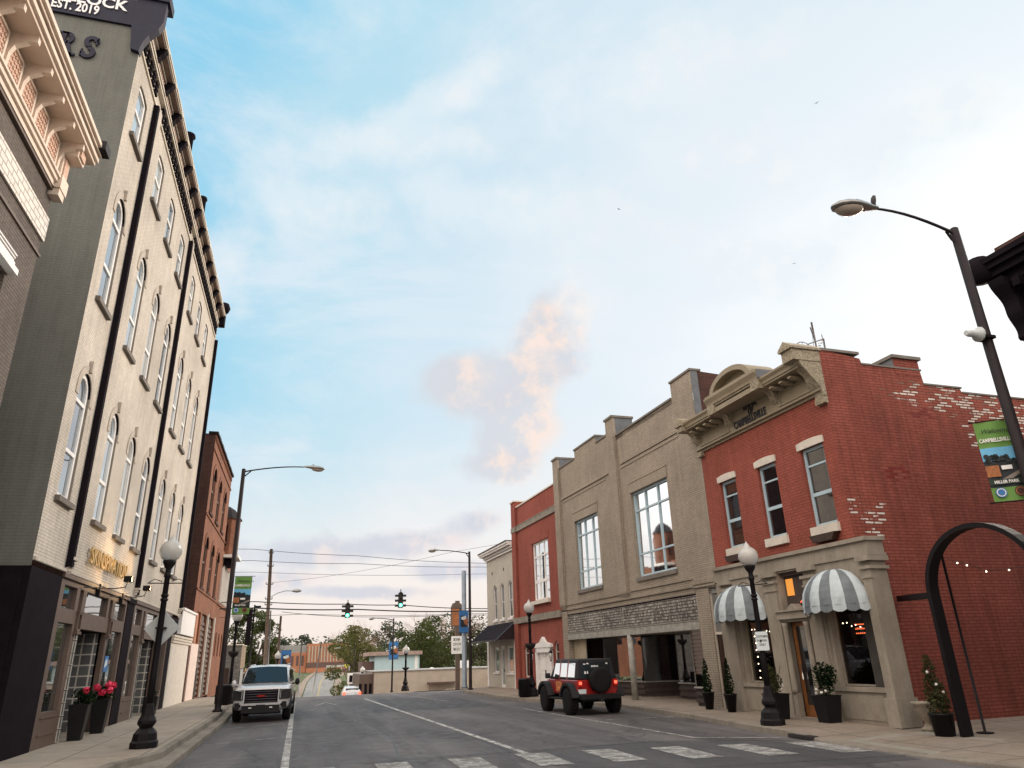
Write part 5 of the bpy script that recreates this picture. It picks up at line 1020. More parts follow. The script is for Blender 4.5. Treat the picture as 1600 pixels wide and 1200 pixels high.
# traffic signals
def signal(label,loc,h=1.0):
    t=thing('traffic_signal',label,'traffic light',loc,0,'hanging traffic lights'); b=MB(); b.box(-.17,.17,-.12,.12,-h,0); b.tube([(0,0,0),(0,0,.28)],.035,6); b.box(-.1,.1,-.06,.06,.0,.08); b.build('housing',M_sigbody,t)
    for k in range(3):
        z=-h*(k+.5)/3; b=MB(); b.lathe([(.12,-.13),(.12,-.125)],(0,0,z),14,axis='y'); b.build('signal_lens',M_green if k==2 else M_sigoff,t)
        v=MB(); rows=[[(.14*math.cos(a),y,z+.14*math.sin(a)) for a in [PI*(-.1+1.2*j/12) for j in range(13)]] for y in (-.12,-.34)]; v.grid(rows); v.build('visor',M_sigbody,t)
        v=MB(); v.box(-.42,-.17,-.06,.06,z-.10,z+.06); v.cut(); v.box(.17,.42,-.06,.06,z-.10,z+.06); v.build('side_visor',M_sigbody,t)
signal('left hanging traffic light showing green over the crossing',(3.22,56,5.98),1.0); signal('right hanging traffic light showing green over the crossing',(7.12,56,6.72),1.08)
w_=MB(); w_.tube([(0,0,0),(0,0,-.75)],.02,5); tag(w_.build('signal_hanger',M_wire),'short hanger rod above the right traffic light','cable',None,(7.12,56,7.6)) if False else None
# bins and planters
def bin_(label,loc,r=.27,h=.85,dome=False):
    t=thing('litter_bin',label,'bin',loc,0,'black litter bins'); b=MB(); b.lathe([(r*.86,0),(r,h*.9),(r*1.04,h*.92),(r*1.04,h),(r*.8,h+.02)],(0,0,0),18); 
    b.build('body',M_pot,t); q=MB()
    for k in range(24): a=2*PI*k/24; q.box(r*1.0*math.cos(a)-.008,r*1.0*math.cos(a)+.008,r*1.0*math.sin(a)-.008,r*1.0*math.sin(a)+.008,.05,h*.9)
    q.build('slats',M_iron,t)
bin_('black litter bin beside the globe lamp at the left kerb',(-3.22,37.7,.28),.36,.85); bin_('black litter bin beside the globe lamp at the narrow red building',(10.35,34.75,.14),.27,.80)
def leaves(mb,rnd,c,rad,n,size,flat=1.,m=0,ms=None):
    for k in range(n):
        while True:
            p=Vector((rnd.uniform(-1,1),rnd.uniform(-1,1),rnd.uniform(-1,1)))
            if p.length<=1: break
        p=p.normalized()*(p.length**.45) if p.length>0 else p
        P=Vector((c[0]+p.x*rad[0],c[1]+p.y*rad[1],c[2]+p.z*rad[2])); s=size*rnd.uniform(.6,1.4)
        u=Vector((rnd.uniform(-1,1),rnd.uniform(-1,1),rnd.uniform(-.6,.6))).normalized(); v=u.cross(Vector((rnd.uniform(-1,1),rnd.uniform(-1,1),rnd.uniform(-1,1)))).normalized()
        mb.face([P-u*s,P+v*s*.45,P+u*s,P-v*s*.45],m if ms is None else rnd.choice(ms))
def planter(name,label,loc,w0,w1,h,square=True,shape='bush',ph=.8,pr=.22,flower=None,seed=1,group=None,lf=M_leafd,nl=500):
    t=thing(name,label,'planter',loc,R(2),group); rnd=random.Random(seed)
    b=MB(); b.lathe([(w0,0),(w1,h),(w1*1.06,h),(w1*1.06,h+.03),(w1*.85,h+.03),(w1*.85,h-.03),(0,h-.03)],(0,0,0),4 if square else 14,sm=not square,square=square); b.build('pot',M_pot,t)
    b=MB()
    if shape=='cone':
        for k in range(12): f=k/11; leaves(b,rnd,(0,0,h+.05+ph*f),(pr*(1-f)**.7*min(1,.55+f*3)+.02,)*2+(ph/16,),int(nl/12*(1.3-f)),.035)
        b.tube([(0,0,h-.05),(0,0,h+ph*.8)],.012,5,m=1)
    else:
        for k in range(9): leaves(b,rnd,(rnd.uniform(-1,1)*pr*.6,rnd.uniform(-1,1)*pr*.6,h+ph*rnd.uniform(.12,.85)),(pr*.6,pr*.6,ph*.28),nl//9,.045)
        for k in range(5): b.tube([(0,0,h-.05),(rnd.uniform(-1,1)*pr,rnd.uniform(-1,1)*pr,h+ph*rnd.uniform(.6,1.05))],.008,4,m=1)
    b.build('foliage',[lf,M_bark],t)
    if flower:
        fm,pts,fs=flower
        for (x,y,z) in pts:
            b=MB(); b.smooth=False
            for k in range(26): 
                d=Vector((rnd.gauss(0,1),rnd.gauss(0,1),rnd.gauss(0,1))).normalized(); u=d.cross(Vector((0,.3,1))).normalized(); v=d.cross(u); P=Vector((x,y,z))+d*fs*rnd.uniform(.5,1); s=fs*.45; b.face([P-u*s-v*s,P+u*s-v*s,P+u*s+v*s,P-u*s+v*s])
            b.build('flower_head',fm,t)
    return t
planter('flower_planter','tall black tapered planter with one pink bloom by the left shopfront',(-5.42,22.55,.28),.15,.22,.82,True,'bush',.42,.28,(M_pink,[(.12,-.18,1.18)],.085),1,lf=M_leafd,nl=420)
planter('flower_planter','tall black tapered planter full of pink blooms by the left shopfront',(-5.38,24.6,.28),.15,.22,.86,True,'bush',.42,.28,(M_pink,[(-.14,-.18,1.2),(.14,-.16,1.27),(.2,-.2,1.12),(.02,-.22,1.06),(.26,-.05,1.25)],.095),2,lf=M_leafd,nl=420)
planter('square_planter','low black square planter by the second left shopfront',(-5.45,32.9,.28),.2,.24,.6,True,'bush',.25,.2,None,3,lf=M_leafd,nl=160)
G='black planters on the right sidewalk'
planter('topiary_planter','conical topiary in a black pot before the tan building pier',(12.98,22.5,.13),.12,.20,.50,False,'cone',.95,.17,None,4,G,nl=1100)
planter('topiary_planter','conical topiary in a black pot before the dark six panel door',(12.93,21.1,.13),.12,.20,.50,False,'cone',.95,.17,None,5,G,nl=1100)
planter('flower_planter','black planter with trailing yellow green leaves behind the globe lamp',(12.62,18.3,.13),.20,.25,.62,True,'bush',.7,.25,(M_wpetal,[(.1,-.15,.75),(.2,-.1,.85)],.03),6,G,lf=M_leafo,nl=600)
planter('flower_planter','large black planter with a green shrub and small white flowers by the bank door',(13.02,16.75,.13),.19,.25,.62,True,'bush',.85,.28,(M_wpetal,[(-.2,-.1,.72),(-.14,-.2,.76),(-.26,0,.8),(-.2,.1,.7)],.035),7,G,lf=M_leafd,nl=900)
planter('vine_planter','black planter with a white flowering vine at the foot of the arch',(13.25,13.45,.11),.20,.24,.40,False,'bush',1.1,.2,(M_wpetal,[(-.22,-.1,1.25),(-.1,-.15,1.0),(.0,-.2,.85)],.03),8,G,lf=M_leafo,nl=900)
uu=thing('stone_urn','weathered stone urn standing by the corner of the red wall','urn',(13.72,14.35,.11)); b=MB(); b.lathe([(.15,0),(.15,.05),(.07,.09),(.06,.17),(.13,.25),(.2,.40),(.23,.53),(.26,.55),(.26,.59),(.2,.59),(.18,.5)],(0,0,0),16); b.build('bowl',M_urn,uu); b=MB()
for k in range(10): a=2*PI*k/10; b.lathe([(0,-.03),(.03,0),(0,.03)],(.2*math.cos(a),.2*math.sin(a),.42),5)
b.build('relief_band',M_urn,uu)
# arch
ar=thing('metal_arch','black metal arch in front of the red side wall','arch',(13.45,13.1,.1)); b=MB(); AX=.0
pts=[(0,0,0),(0,0,1.2),(0,0,2.85)]+[(0,-1.35+1.35*math.cos(PI*k/20),2.85+1.27*math.sin(PI*k/20)) for k in range(1,20)]+[(0,-2.7,2.85),(0,-2.7,0)]
wd=.13; rows=[]
for k,P in enumerate(pts):
    P=Vector(P); t=(Vector(pts[min(k+1,len(pts)-1)])-Vector(pts[max(0,k-1)])).normalized(); nn=Vector((0,-t.z,t.y)); rows.append([P+nn*.05+Vector((-wd,0,0)),P+nn*.05+Vector((wd,0,0)),P-nn*.05+Vector((wd,0,0)),P-nn*.05+Vector((-wd,0,0))])
b.grid(rows,close=True); b.build('arch_bar',M_iron,ar); b=MB(); b.hexa([(.0,.0,2.76),(.1,-.02,2.76),(1.18,2.2,2.84),(1.06,2.2,2.84)],[(.0,.0,2.90),(.1,-.02,2.90),(1.18,2.2,2.98),(1.06,2.2,2.98)]); b.build('tie_bar',M_iron,ar)
b=MB(); b.lathe([(.17,0),(.17,.015),(.02,.03)],(0,0,0),12); b.tube([(0,0,.02),(0,0,3.72)],.028,8); tag(b.build('thin_post',M_iron),'thin black post on a pale foot behind the arch','post',None,(14.24,13.38,.11))
b=MB(); pp=[(-.75,-.05,.16),(0,0,0),(.6,0,-.16),(1.4,0,-.12),(2.6,0,-.02),(4.5,0,.2)]; b.tube(pp,.008,4); sl=b.build('light_cable',M_wire); tag(sl,'string of warm bulbs hanging along the red side wall','string lights',None,(16.88,15.15,3.86))
b=MB(); 
for x,z in ((0,-.03),(.6,-.19),(1.4,-.15),(-.3,.03),(2.4,-.06)): b.lathe([(0,-.022),(.022,0),(0,.022)],(x,-.0,z),8)
b.build('bulb',M_bulb,sl)
# antenna and dish
an=thing('roof_antenna','spindly television antenna on the bank roof','antenna',(15.15,17.0,9.4)); b=MB(); b.tube([(0,0,0),(0,0,2.3)],.03,6); b.tube([(-.35,-.3,1.95),(.1,.1,1.6)],.022,5); b.tube([(-.3,0,1.5),(.35,0,1.75)],.02,5); b.tube([(.35,0,1.75),(.32,0,.9)],.018,5); b.tube([(-.3,0,1.5),(-.28,0,.9)],.018,5)
for k in range(5): b.tube([(-.25+.12*k,0,1.2+.12*k),(.1+.08*k,.1,1.35+.1*k)],.016,4)
b.tube([(.3,0,.4),(.3,0,1.9)],.012,5); b.tube([(-.2,0,.9),(.3,0,1.3)],.01,4); b.tube([(-.2,0,.5),(-.05,0,1.9)],.01,4); b.build('mast',M_lt_galv,an)
b=MB(); 
for k in range(20): a=2*PI*k/20; b.tube([(.38*math.cos(a),0,.42*math.sin(a)),(.38*math.cos(a+PI/10),0,.42*math.sin(a+PI/10))],.016,4,caps=False)
for k in range(6): a=PI*k/6; b.tube([(-.38*math.cos(a),0,-.42*math.sin(a)),(0,.1,0),(.38*math.cos(a),0,.42*math.sin(a))],.010,4,caps=False)
b.tube([(0,.1,0),(0,.15,-1.3)],.02,5); tag(b.build('satellite_dish',M_lt_galv),'thin wire satellite dish on the bank roof beside the antenna','dish',None,(15.0,17.4,10.75))
# birds
def bird(label,loc,perch=False,s=1,rz=0):
    b=MB((0,0,0),Matrix.Scale(s,4)); b.smooth=True
    if perch: b.tube([(0,-.02,.02),(0,0,.06),(0,.005,.13),(0,-.01,.2),(0,-.03,.25),(0,-.07,.26)],[.012,.03,.055,.05,.032,.004],8); b.tube([(0,.02,.08),(0,.07,-.06)],[.03,.012],6); b.tube([(.015,0,.05),(.015,0,-.02)],.005,4); b.tube([(-.015,0,.05),(-.015,0,-.02)],.005,4)
    else:
        b.tube([(-.14,0,0),(-.06,0,.01),(.02,0,.01),(.10,0,.015),(.14,0,.01)],[.01,.03,.04,.03,.004],8)
        for sgn in (-1,1): b.grid([[(.06,0,.02),(-.04,0,.02)],[(.07,sgn*.14,.09),(-.03,sgn*.13,.08)],[(.0,sgn*.32,.05),(-.04,sgn*.30,.045)]])
    t=b.build('bird',M_bird); tag(t,label,'bird',None if perch else 'birds in flight',loc); t.rotation_euler=(0,0,rz)
bird('small bird perched on the right cobra lamp arm',(10.62,9.52,10.24),True,1.0,R(70))
for p,lb,a in ((pdir(1276,161)*55,'dark bird flying high at the upper right',.4),(pdir(967,327)*50,'dark bird flying near the middle of the sky',2.),(pdir(1241,412)*60,'dark bird flying low above the bank',1.)): bird(lb,p+Vector((0,0,1.95)),False,.5,a)
# signs beyond the crossing
ts=thing('tall_shop_sign','tall brown pole sign with arched upper box and white letter board','sign',(12.75,62,zt(62)+.1)); b=MB(); b.box(-.18,.18,-.12,.12,0,7.0); b.build('pole',M_brown,ts)
b=MB(); b.box(-.55,.40,-.15,.15,4.9,6.5,0); b.prism([(-.55,6.5),(.4,6.5),(.3,6.75),(0,6.9),(-.4,6.8)],'y',-.15,.15,0); b.box(-.5,.1,-.17,-.15,5.0,6.4,1); b.build('upper_box',[M_brown,M_bor],ts)
b=MB(); b.box(-.5,.38,-.14,.14,2.75,4.15); lbx=b.build('letter_board',M_white,ts)
rnd=random.Random(2); b=MB()
for j in range(3):
    x=-.36
    while x<.22:
        w_=rnd.uniform(.05,.10); b.box(x,x+w_*.35,-.15,-.142,3.78-.38*j,3.98-.38*j); b.box(x,x+w_,-.15,-.142,3.94-.38*j,3.98-.38*j); b.box(x,x+w_,-.15,-.142,3.78-.38*j+.1*(rnd.random()<.5),3.82-.38*j+.1*(rnd.random()<.5)) ; x+=w_+.04
b.build('letter_marks',M_blktx,lbx)
# ================================================================ VEHICLES  (local: +x forward, z up, origin on the ground under the middle)
def wheel(par,x,y,r,w_,rim=M_rim,name='wheel',ax='y',z=None,n=28,lug=0):
    z=r if z is None else z; s=1 if y>0 else -1
    b=MB(); b.lathe([(r*.62,-w_/2),(r*.9,-w_/2),(r*.985,-w_*.38),(r,-w_*.2),(r,w_*.2),(r*.985,w_*.38),(r*.9,w_/2),(r*.62,w_/2)],(x,y,z),n,axis=ax); 
    if lug:
        for k in range(lug):
            a=2*PI*k/lug; 
            if ax=='y': b.box(x+r*math.cos(a)-.02,x+r*math.cos(a)+.02,y-w_*.45,y+w_*.45,z+r*math.sin(a)-.02,z+r*math.sin(a)+.02)
    t=b.build(name,M_tyre,par)
    b=MB(); b.lathe([(r*.62,-w_*.42),(r*.58,-w_*.3),(r*.2,-w_*.18),(0,-w_*.18)],(x,y,z),20,axis=ax); b.lathe([(0,w_*.18),(r*.2,w_*.18),(r*.58,w_*.3),(r*.62,w_*.42)],(x,y,z),20,axis=ax)
    for k in range(6):
        a=2*PI*k/6
        if ax=='y': b.tube([(x,y+s*w_*.33,z),(x+r*.56*math.cos(a),y+s*w_*.36,z+r*.56*math.sin(a))],r*.07,5)
        else: b.tube([(x-w_*.33,y,z),(x-w_*.36,y+r*.56*math.cos(a),z+r*.56*math.sin(a))],r*.07,5)
    b.lathe([(0,-w_*.4),(r*.14,-w_*.38),(r*.14,w_*.38),(0,w_*.4)],(x,y,z),10,axis=ax); b.build('rim',rim,t); return t
def loft(mb,secs,m=0,mf=None):
    """secs: (x, [(y,z)...]) right half from bottom centre to top centre"""
    rows=[]
    for x,h in secs: rows.append([(x,-y,z) for y,z in h]+[(x,y,z) for y,z in h[::-1]])
    ids=[[mb.p(q) for q in r] for r in rows]; n=len(ids[0])
    for i in range(len(ids)-1):
        for j in range(n): mb.fi((ids[i][j],ids[i][(j+1)%n],ids[i+1][(j+1)%n],ids[i+1][j]),m)
    mb.fi(ids[0],m); mb.fi(ids[-1][::-1],m)
# ---- white truck-like SUV facing the camera
sv_=thing('parked_suv','large white suv with black grille parked facing the camera at the left kerb','car',(-1.13,32.2,0),R(-92))
b=MB(); b.smooth=True
def low(x,hw_,z0,zb): return (x,[(0,z0),(hw_*.86,z0),(hw_*.97,z0+.12),(hw_,z0+.35),(hw_*.995,zb-.18),(hw_*.95,zb-.03),(hw_*.8,zb+.015),(0,zb+.03)])
loft(b,[low(2.67,.88,.46,1.13),low(2.62,.955,.42,1.165),low(2.4,.99,.36,1.215),low(1.9,1.01,.36,1.24),low(1.2,1.01,.36,1.27),low(.9,1.01,.36,1.22),low(-.5,1.01,.36,1.22),low(-2.2,1.0,.36,1.22),low(-2.60,.97,.42,1.20),low(-2.68,.92,.5,1.1)],0)
bd=b.build('body',M_carw,sv_,subs=1)
b=MB(); b.smooth=True
def gh(x,a,zb,c,zt_): return (x,[(0,zb),(a,zb),(a,zb+.05),(c,zt_-.08),(c-.10,zt_),(0,zt_+.02)])
loft(b,[gh(1.35,.88,1.20,.86,1.27),gh(.55,.93,1.2,.82,1.84),gh(.3,.93,1.2,.81,1.89),gh(0,.93,1.2,.81,1.92),gh(-1.4,.93,1.2,.79,1.93),gh(-2.25,.92,1.2,.78,1.88),gh(-2.6,.90,1.15,.84,1.24)],0)
rf=b.build('roof',M_carw,sv_,bevel=.02)
b=MB(); b.grid([[(1.36,-.84,1.285),(1.40,-.4,1.315),(1.41,0,1.325),(1.40,.4,1.315),(1.36,.84,1.285)],[(.58,-.72,1.835),(.58,-.36,1.865),(.58,0,1.875),(.58,.36,1.865),(.58,.72,1.835)]]); b.build('windscreen',M_cgl,rf)
b=MB()
for s in (-1,1):
    for x0,x1 in ((.85,.05),(-.05,-1.05),(-1.15,-2.1)):
        t0=.62 if x0>.5 else x0
        b.face([(x0,s*.925,1.30),(x1,s*.925,1.30),(x1,s*.835,1.74),(t0 if t0<x0 else x0-.12*(x0>.5),s*.835,1.74)])
b.build('side_window',M_cgl,rf)
b=MB(); b.box(2.55,2.685,-.58,.58,.66,1.10,0); 
for k in range(5): b.box(2.68,2.70,-.54,.54,.69+.085*k,.705+.085*k,1)
b.box(2.66,2.695,-.62,-.58,.66,1.12,2); b.box(2.66,2.695,.58,.62,.66,1.12,2); b.build('grille',[M_black,M_rim,M_carw],sv_,bevel=.008)
text('GMC',.085,M_redl,sv_,Matrix.Translation((2.708,0,.86))@Matrix.Rotation(R(90),4,'Z')@Matrix.Rotation(R(90),4,'X'),.004,.004,1.5,'grille_lettering','CENTER')
b=MB(); b.box(2.5,2.71,-.66,.66,.32,.58,0); b.box(2.68,2.715,-.16,.16,.46,.60,0); b.box(2.69,2.72,-.42,-.30,.47,.51,1); b.box(2.69,2.72,.30,.42,.47,.51,1); b.hexa([(2.3,-.7,.28),(2.62,-.7,.28),(2.62,.7,.28),(2.3,.7,.28)],[(2.3,-.7,.36),(2.68,-.7,.36),(2.68,.7,.36),(2.3,.7,.36)],0); b.build('front_bumper',[M_cardk,M_chrome],sv_,bevel=.01)
for s in (-1,1):
    b=MB(); b.hexa([(2.52,s*.63,.76),(2.73,s*.63,.76),(2.70,s*.99,.78),(2.40,s*1.035,.78)],[(2.5,s*.63,1.10),(2.72,s*.63,1.10),(2.67,s*.98,1.09),(2.35,s*1.035,1.09)],0); h=b.build('headlight',M_cardk,sv_,bevel=.01); b=MB(); b.tube([(2.735,s*.67,.80),(2.725,s*.67,1.06),(2.715,s*.82,1.07)],.014,5); b.build('light_strip',M_alum,h)
    b=MB(); b.box(2.56,2.715,s*.74,s*.90,.46,.68,0); b.lathe([(.0,0),(.05,.0)],(2.69,s*.73,.58),10,axis='x'); b.build('fog_light',[M_cardk],sv_)
    b=MB(); b.smooth=True; b.tube([(1.02,s*.98,1.22),(.98,s*1.08,1.25),(.98,s*1.10,1.26)],.03,6); b.lathe([(0,-.12),(.11,-.1),(.13,0),(.11,.08),(0,.1)],(.98,s*1.17,1.30),10,axis='x',sx=.7); b.build('mirror',M_carw if s<0 else M_cardk,sv_)
    wheel(sv_,1.65,s*.88,.40,.28); wheel(sv_,-1.55,s*.88,.40,.28)
    b=MB(); 
    for k in range(14): 
        a0=PI*k/14;a1=PI*(k+1)/14
        for cx in (1.65,-1.55): b.prism([(cx+.44*math.cos(a0),.40+.44*math.sin(a0)),(cx+.44*math.cos(a1),.40+.44*math.sin(a1)),(cx+.50*math.cos(a1),.40+.50*math.sin(a1)),(cx+.50*math.cos(a0),.40+.50*math.sin(a0))],'y',s*.93,s*1.02)
    b.box(-1.1,1.2,s*.90,s*1.015,.36,.42); b.build('fender_trim',M_cardk,sv_)
    b=MB(); b.tube([(.3,s*.7,1.93),(-2.0,s*.7,1.95)],.02,6); b.build('roof_rail',M_chrome,rf)
b=MB(); 
for k in range(3): b.box(.1,.13,-.3+.3*k-.03,-.3+.3*k+.03,1.92,1.945)
b.tube([(2.5,.28,1.19),(1.4,.22,1.285)],.014,5); b.tube([(2.5,-.28,1.19),(1.4,-.22,1.285)],.014,5); b.build('bonnet_crease',M_carw,sv_)
# ---- red jeep-type off-roader seen from behind
jp=thing('parked_off_roader','red and black off roader with rear spare wheel at the right kerb','car',(9.97,26.55,0),R(91))
b=MB()
b.box(-1.85,1.05,-.76,.76,.62,1.12); b.hexa([(.95,-.70,.62),(1.78,-.58,.66),(1.78,.58,.66),(.95,.70,.62)],[(.95,-.72,1.14),(1.78,-.56,1.08),(1.78,.56,1.08),(.95,.72,1.14)])
bd=b.build('body',M_carr,jp,bevel=.035)
b=MB(); b.box(-1.75,1.85,-.55,.55,.42,.62); b.box(-2.15,-1.86,-.74,.74,.50,.66); b.box(-2.17,-2.12,-.1,.1,.45,.56); b.tube([(-2.2,0,.42),(-2.16,0,.5)],.04,6); b.box(1.80,1.98,-.8,.8,.52,.68); b.tube([(-1.3,-.65,.42),(-1.3,.65,.42)],.05,8); b.tube([(1.3,-.65,.42),(1.3,.65,.42)],.05,8)
for s in (-1,1): b.box(-.75,.75,s*.76-.06,s*.76+.1*s+.06,.46,.52)
b.build('chassis_and_bumpers',M_cardk,jp,bevel=.015)
b=MB(); b.hexa([(-1.84,-.75,1.12),(.95,-.75,1.12),(.95,.75,1.12),(-1.84,.75,1.12)],[(-1.74,-.64,1.78),(.42,-.64,1.79),(.42,.64,1.79),(-1.74,.64,1.78)]); ht=b.build('hardtop',M_jeeptop,jp,bevel=.04)
b=MB(); b.face([(-1.845,-.56,1.16),(-1.845,.56,1.16),(-1.785,.52,1.66),(-1.785,-.52,1.66)]); b.build('rear_window',M_cgl,ht)
b=MB()
for s in (-1,1):
    for x0,x1 in ((-1.62,-.95),(-.85,-.20),(-.10,.52)):
        f=lambda x,z:(x,s*(.757-.11*(z-1.12)/.66),z)
        b.face([f(x0,1.20),f(x1,1.20),f(x1-(.12 if x1>.3 else .02),1.66),f(x0+.02,1.66)])
b.build('side_window',glass('jeep_side_glass',(.12,.12,.11),.32),ht)
b=MB(); b.box(.3,.42,-.6,.6,1.18,1.7); 
for s in (-1,1):
    for x in (-.90,-.15): b.hexa([(x-.03,s*.76,1.14),(x+.03,s*.76,1.14),(x+.03,s*.74,1.14),(x-.03,s*.74,1.14)],[(x-.03,s*.655,1.75),(x+.03,s*.655,1.75),(x+.03,s*.64,1.75),(x-.03,s*.64,1.75)])
b.build('window_pillar',M_carr,ht)
st_=MB()
for (y,z,w_,h) in ((.42,1.60,.10,.04),(.30,1.61,.09,.05),(-.42,1.60,.08,.05),(.42,1.30,.07,.1),(.33,1.30,.05,.1),(-.42,1.32,.08,.06),(-.46,1.24,.04,.08)): 
    x=-1.85+.06*(z-1.16)/.5-.004; st_.face([(x,y-w_/2,z),(x,y+w_/2,z+.01),(x,y+w_/2*.8,z+h),(x,y-w_/2*.8,z+h*.8)])
for k in range(5): st_.box(-1.81,-1.80,.13-.055*k,.17-.055*k,1.52,1.57)
st_.build('window_sticker',M_whitetx,ht)
sp=wheel(jp,-2.08,-.02,.40,.26,name='spare_wheel',ax='x',z=1.10)
b=MB(); b.box(-1.98,-1.85,-.18,.18,.9,1.3); b.build('spare_carrier',M_cardk,jp)
for s in (-1,1):
    b=MB(); b.box(-1.93,-1.85,s*.66-.07,s*.66+.07,.90,1.10); b.build('tail_light_housing',M_redl,jp); b=MB(); b.box(-1.945,-1.93,s*.66-.05,s*.66+.05,.97,1.06); b.build('tail_light',M_tail,jp)
    for x in (1.17,-1.27):
        wheel(jp,x,s*.80,.44,.30,lug=26)
        b=MB()
        for k in range(10):
            a0=R(12+156*k/10);a1=R(12+156*(k+1)/10); P=lambda r,a:(x+r*math.cos(a)*1.15,.44+r*math.sin(a))
            b.prism([P(.50,a0),P(.50,a1),P(.60,a1),P(.60,a0)],'y',s*.70,s*.97)
        b.build('fender_flare',M_cgrey if 'M_cgrey' in globals() else M_cardk,jp)
    b=MB(); b.smooth=True; b.tube([(.62,s*.76,1.18),(.62,s*.86,1.22)],.02,6); b.box(.58,.68,s*.86-.02,s*.86+.14*s+.02,1.14,1.32); b.build('mirror',M_cardk,jp,bevel=.02)
b=MB(); b.box(-1.88,-1.86,.44,.72,.68,.82); b.build('licence_plate',M_ltblue,jp)
b=MB(); b.box(-1.87,-1.855,-.60,.60,1.13,1.16); b.build('tailgate_seam',M_cardk,jp)
b=MB(); b.box(-.4,.2,.772,.775,.72,1.05,0); b.build('door_decal',plain('orange_white_decal',(.6,.2,.07),.5,var=.7,ns=9),jp)
# ---- far white car
fc=thing('driving_car','white hatchback with red tail lamps driving away down the far slope','car',(5.15,77.5,zt(77.5)),R(90))
b=MB(); b.smooth=True
def fs(x,a,z0,z1,c,z2): return (x,[(0,z0),(a,z0),(a,z1),(c,z2),(0,z2+.02)])
loft(b,[fs(-2.15,.84,.35,.95,.78,1.0),fs(-2.0,.88,.3,1.0,.66,1.38),fs(-1.2,.9,.3,1.0,.66,1.52),fs(.2,.9,.3,.95,.66,1.5),fs(.9,.9,.3,.92,.7,1.0),fs(2.0,.8,.35,.8,.7,.82)],0); b.build('body',M_carw,fc,bevel=.04)
b=MB(); b.face([(-2.12,-.66,1.04),(-2.12,.66,1.04),(-2.03,.58,1.36),(-2.03,-.58,1.36)]); b.build('rear_window',M_cgl,fc)
for s in (-1,1):
    b=MB(); b.box(-2.2,-2.1,s*.74-.12,s*.74+.12,.80,1.02); b.build('tail_light',M_tail,fc); wheel(fc,-1.3,s*.78,.33,.2,n=14); wheel(fc,1.3,s*.78,.33,.2,n=14)
b=MB(); b.box(-2.18,-2.15,-.22,.22,.72,.84); b.build('licence_plate',M_ltblue,fc)
# ================================================================ BACKGROUND BEYOND THE CROSSING
bw=thing('low_beige_building','low flat beige stucco building with a small dark canopy at the right corner','building',(7.15,75,zt(75)))
z0=-zt(75); b=MB(); b.box(0,12.6,0,11,-.6,z0+.93,0); b.box(12.6,26,-3.5,11,-.6,z0+.98,0); b.build('stucco_wall',M_beige,bw)
b=MB(); b.box(-.1,12.65,-.1,11,z0+.93,z0+1.0); b.build('parapet_trim',M_fargrey,bw)
b=MB(); b.box(-.05,0,0,1.2,-.6,z0+.9); b.box(-1.35,0,.5,10,-.6,z0+.75,1); b.box(-1.38,-1.1,.45,.5,-.3,z0-.1,2); b.box(-.85,-.6,.45,.5,-.3,z0-.1,2); b.box(-.4,-.15,.45,.5,-.3,z0-.1,2); b.build('brick_end',[M_fardark,M_brown,M_black],bw)
b=MB(); b.box(5.2,8.0,-1.0,0,z0-.28,z0-.18); b.box(5.25,5.3,-.95,-.9,-.2,z0-.2); b.build('canopy',M_fardark,bw)
b=MB(); b.box(8.9,9.9,1,2,z0+1.0,z0+1.7); b.box(8.5,8.9,1,2,z0+1.,z0+1.6); b.lathe([(.25,z0+1.0),(.2,z0+1.12),(0,z0+1.16)],(6.0,2,0),8); b.build('roof_unit',M_white,bw)
b=MB(); 
for (x,y,l,h) in ((6.3,-3,1.6,.35),(8.3,-4,2.2,.25),(9.3,-6.5,2.5,.3),(6.8,-6.5,1.6,.22)): b.prism([(x,0),(x+l,0),(x+l*.8,h),(x+l*.2,h*.9)],'y',y,y+.8)
tag(b.build('landscape_rocks',M_stonewall2),'low ledge of landscaping rocks in front of the beige wall','rocks',None,(7.15,75,zt(70)))
sg=thing('black_white_shop','small dark shop front under a white sign board left of the beige building','building',(5.9,88,zt(88)))
b=MB(); b.box(0,2.4,0,5,-.5,3.2); b.build('wall',M_fardark,sg); b=MB(); b.box(-.5,1.9,-.5,-.2,2.3,3.45,0); b.box(-.3,.05,-.52,-.5,2.5,3.2,1); b.box(.3,.65,-.52,-.5,2.6,3.1,1); b.box(1.2,1.5,-.52,-.5,2.6,3.1,1); b.build('sign_board',[M_white,M_black],sg)
b=MB(); 
for x in (-.4,.15,1.2,1.75): b.box(x,x+.12,-.45,-.35,-.5,2.3)
b.build('white_post',M_white,sg)
fe=thing('black_mesh_fence','low dark mesh fence along the far right road edge','fence',(6.6,92,zt(92))); b=MB()
for k in range(9): b.box(0.25*k,.25*k+.03,3.0*k,3.0*k+.03,-.6*k*.5,1.6-.25*k)
for z in (.3,1.5): b.tube([(0,0,z),(2,24,z-2.2)],.04,5)
b.face([(0,0,.1),(2,24,-2.2),(2,24,-.9),(0,0,1.5)]); b.box(-1.2,0,-.02,.03,0,1.5); b.build('mesh_panel',M_fardark,fe)
pb=thing('pale_blue_building','pale blue sided building with faded pink roof behind the beige building','building',(9.2,96,zt(96)))
z0=-zt(96); b=MB(); b.box(0,5.6,0,8,-1,z0+2.55); b.build('wall',M_blueb,pb); b=MB(); b.box(-.8,5.9,-.5,8.5,z0+2.55,z0+3.0); b.build('roof',M_pinkroof,pb); b=MB(); b.box(-1.5,-.02,1,7,-1,z0+1.9,0); b.box(5.0,5.35,-.06,0,z0+.6,z0+2.5,1); b.build('side_porch',[M_fardark,M_white],pb)
ob=thing('orange_clad_building','long low distant building with orange cladding and a grey end','building',(-12,330,zt(330)))
z0=-zt(330); b=MB(); b.box(15.2,32.2,0,14,-2,z0+9.6); 
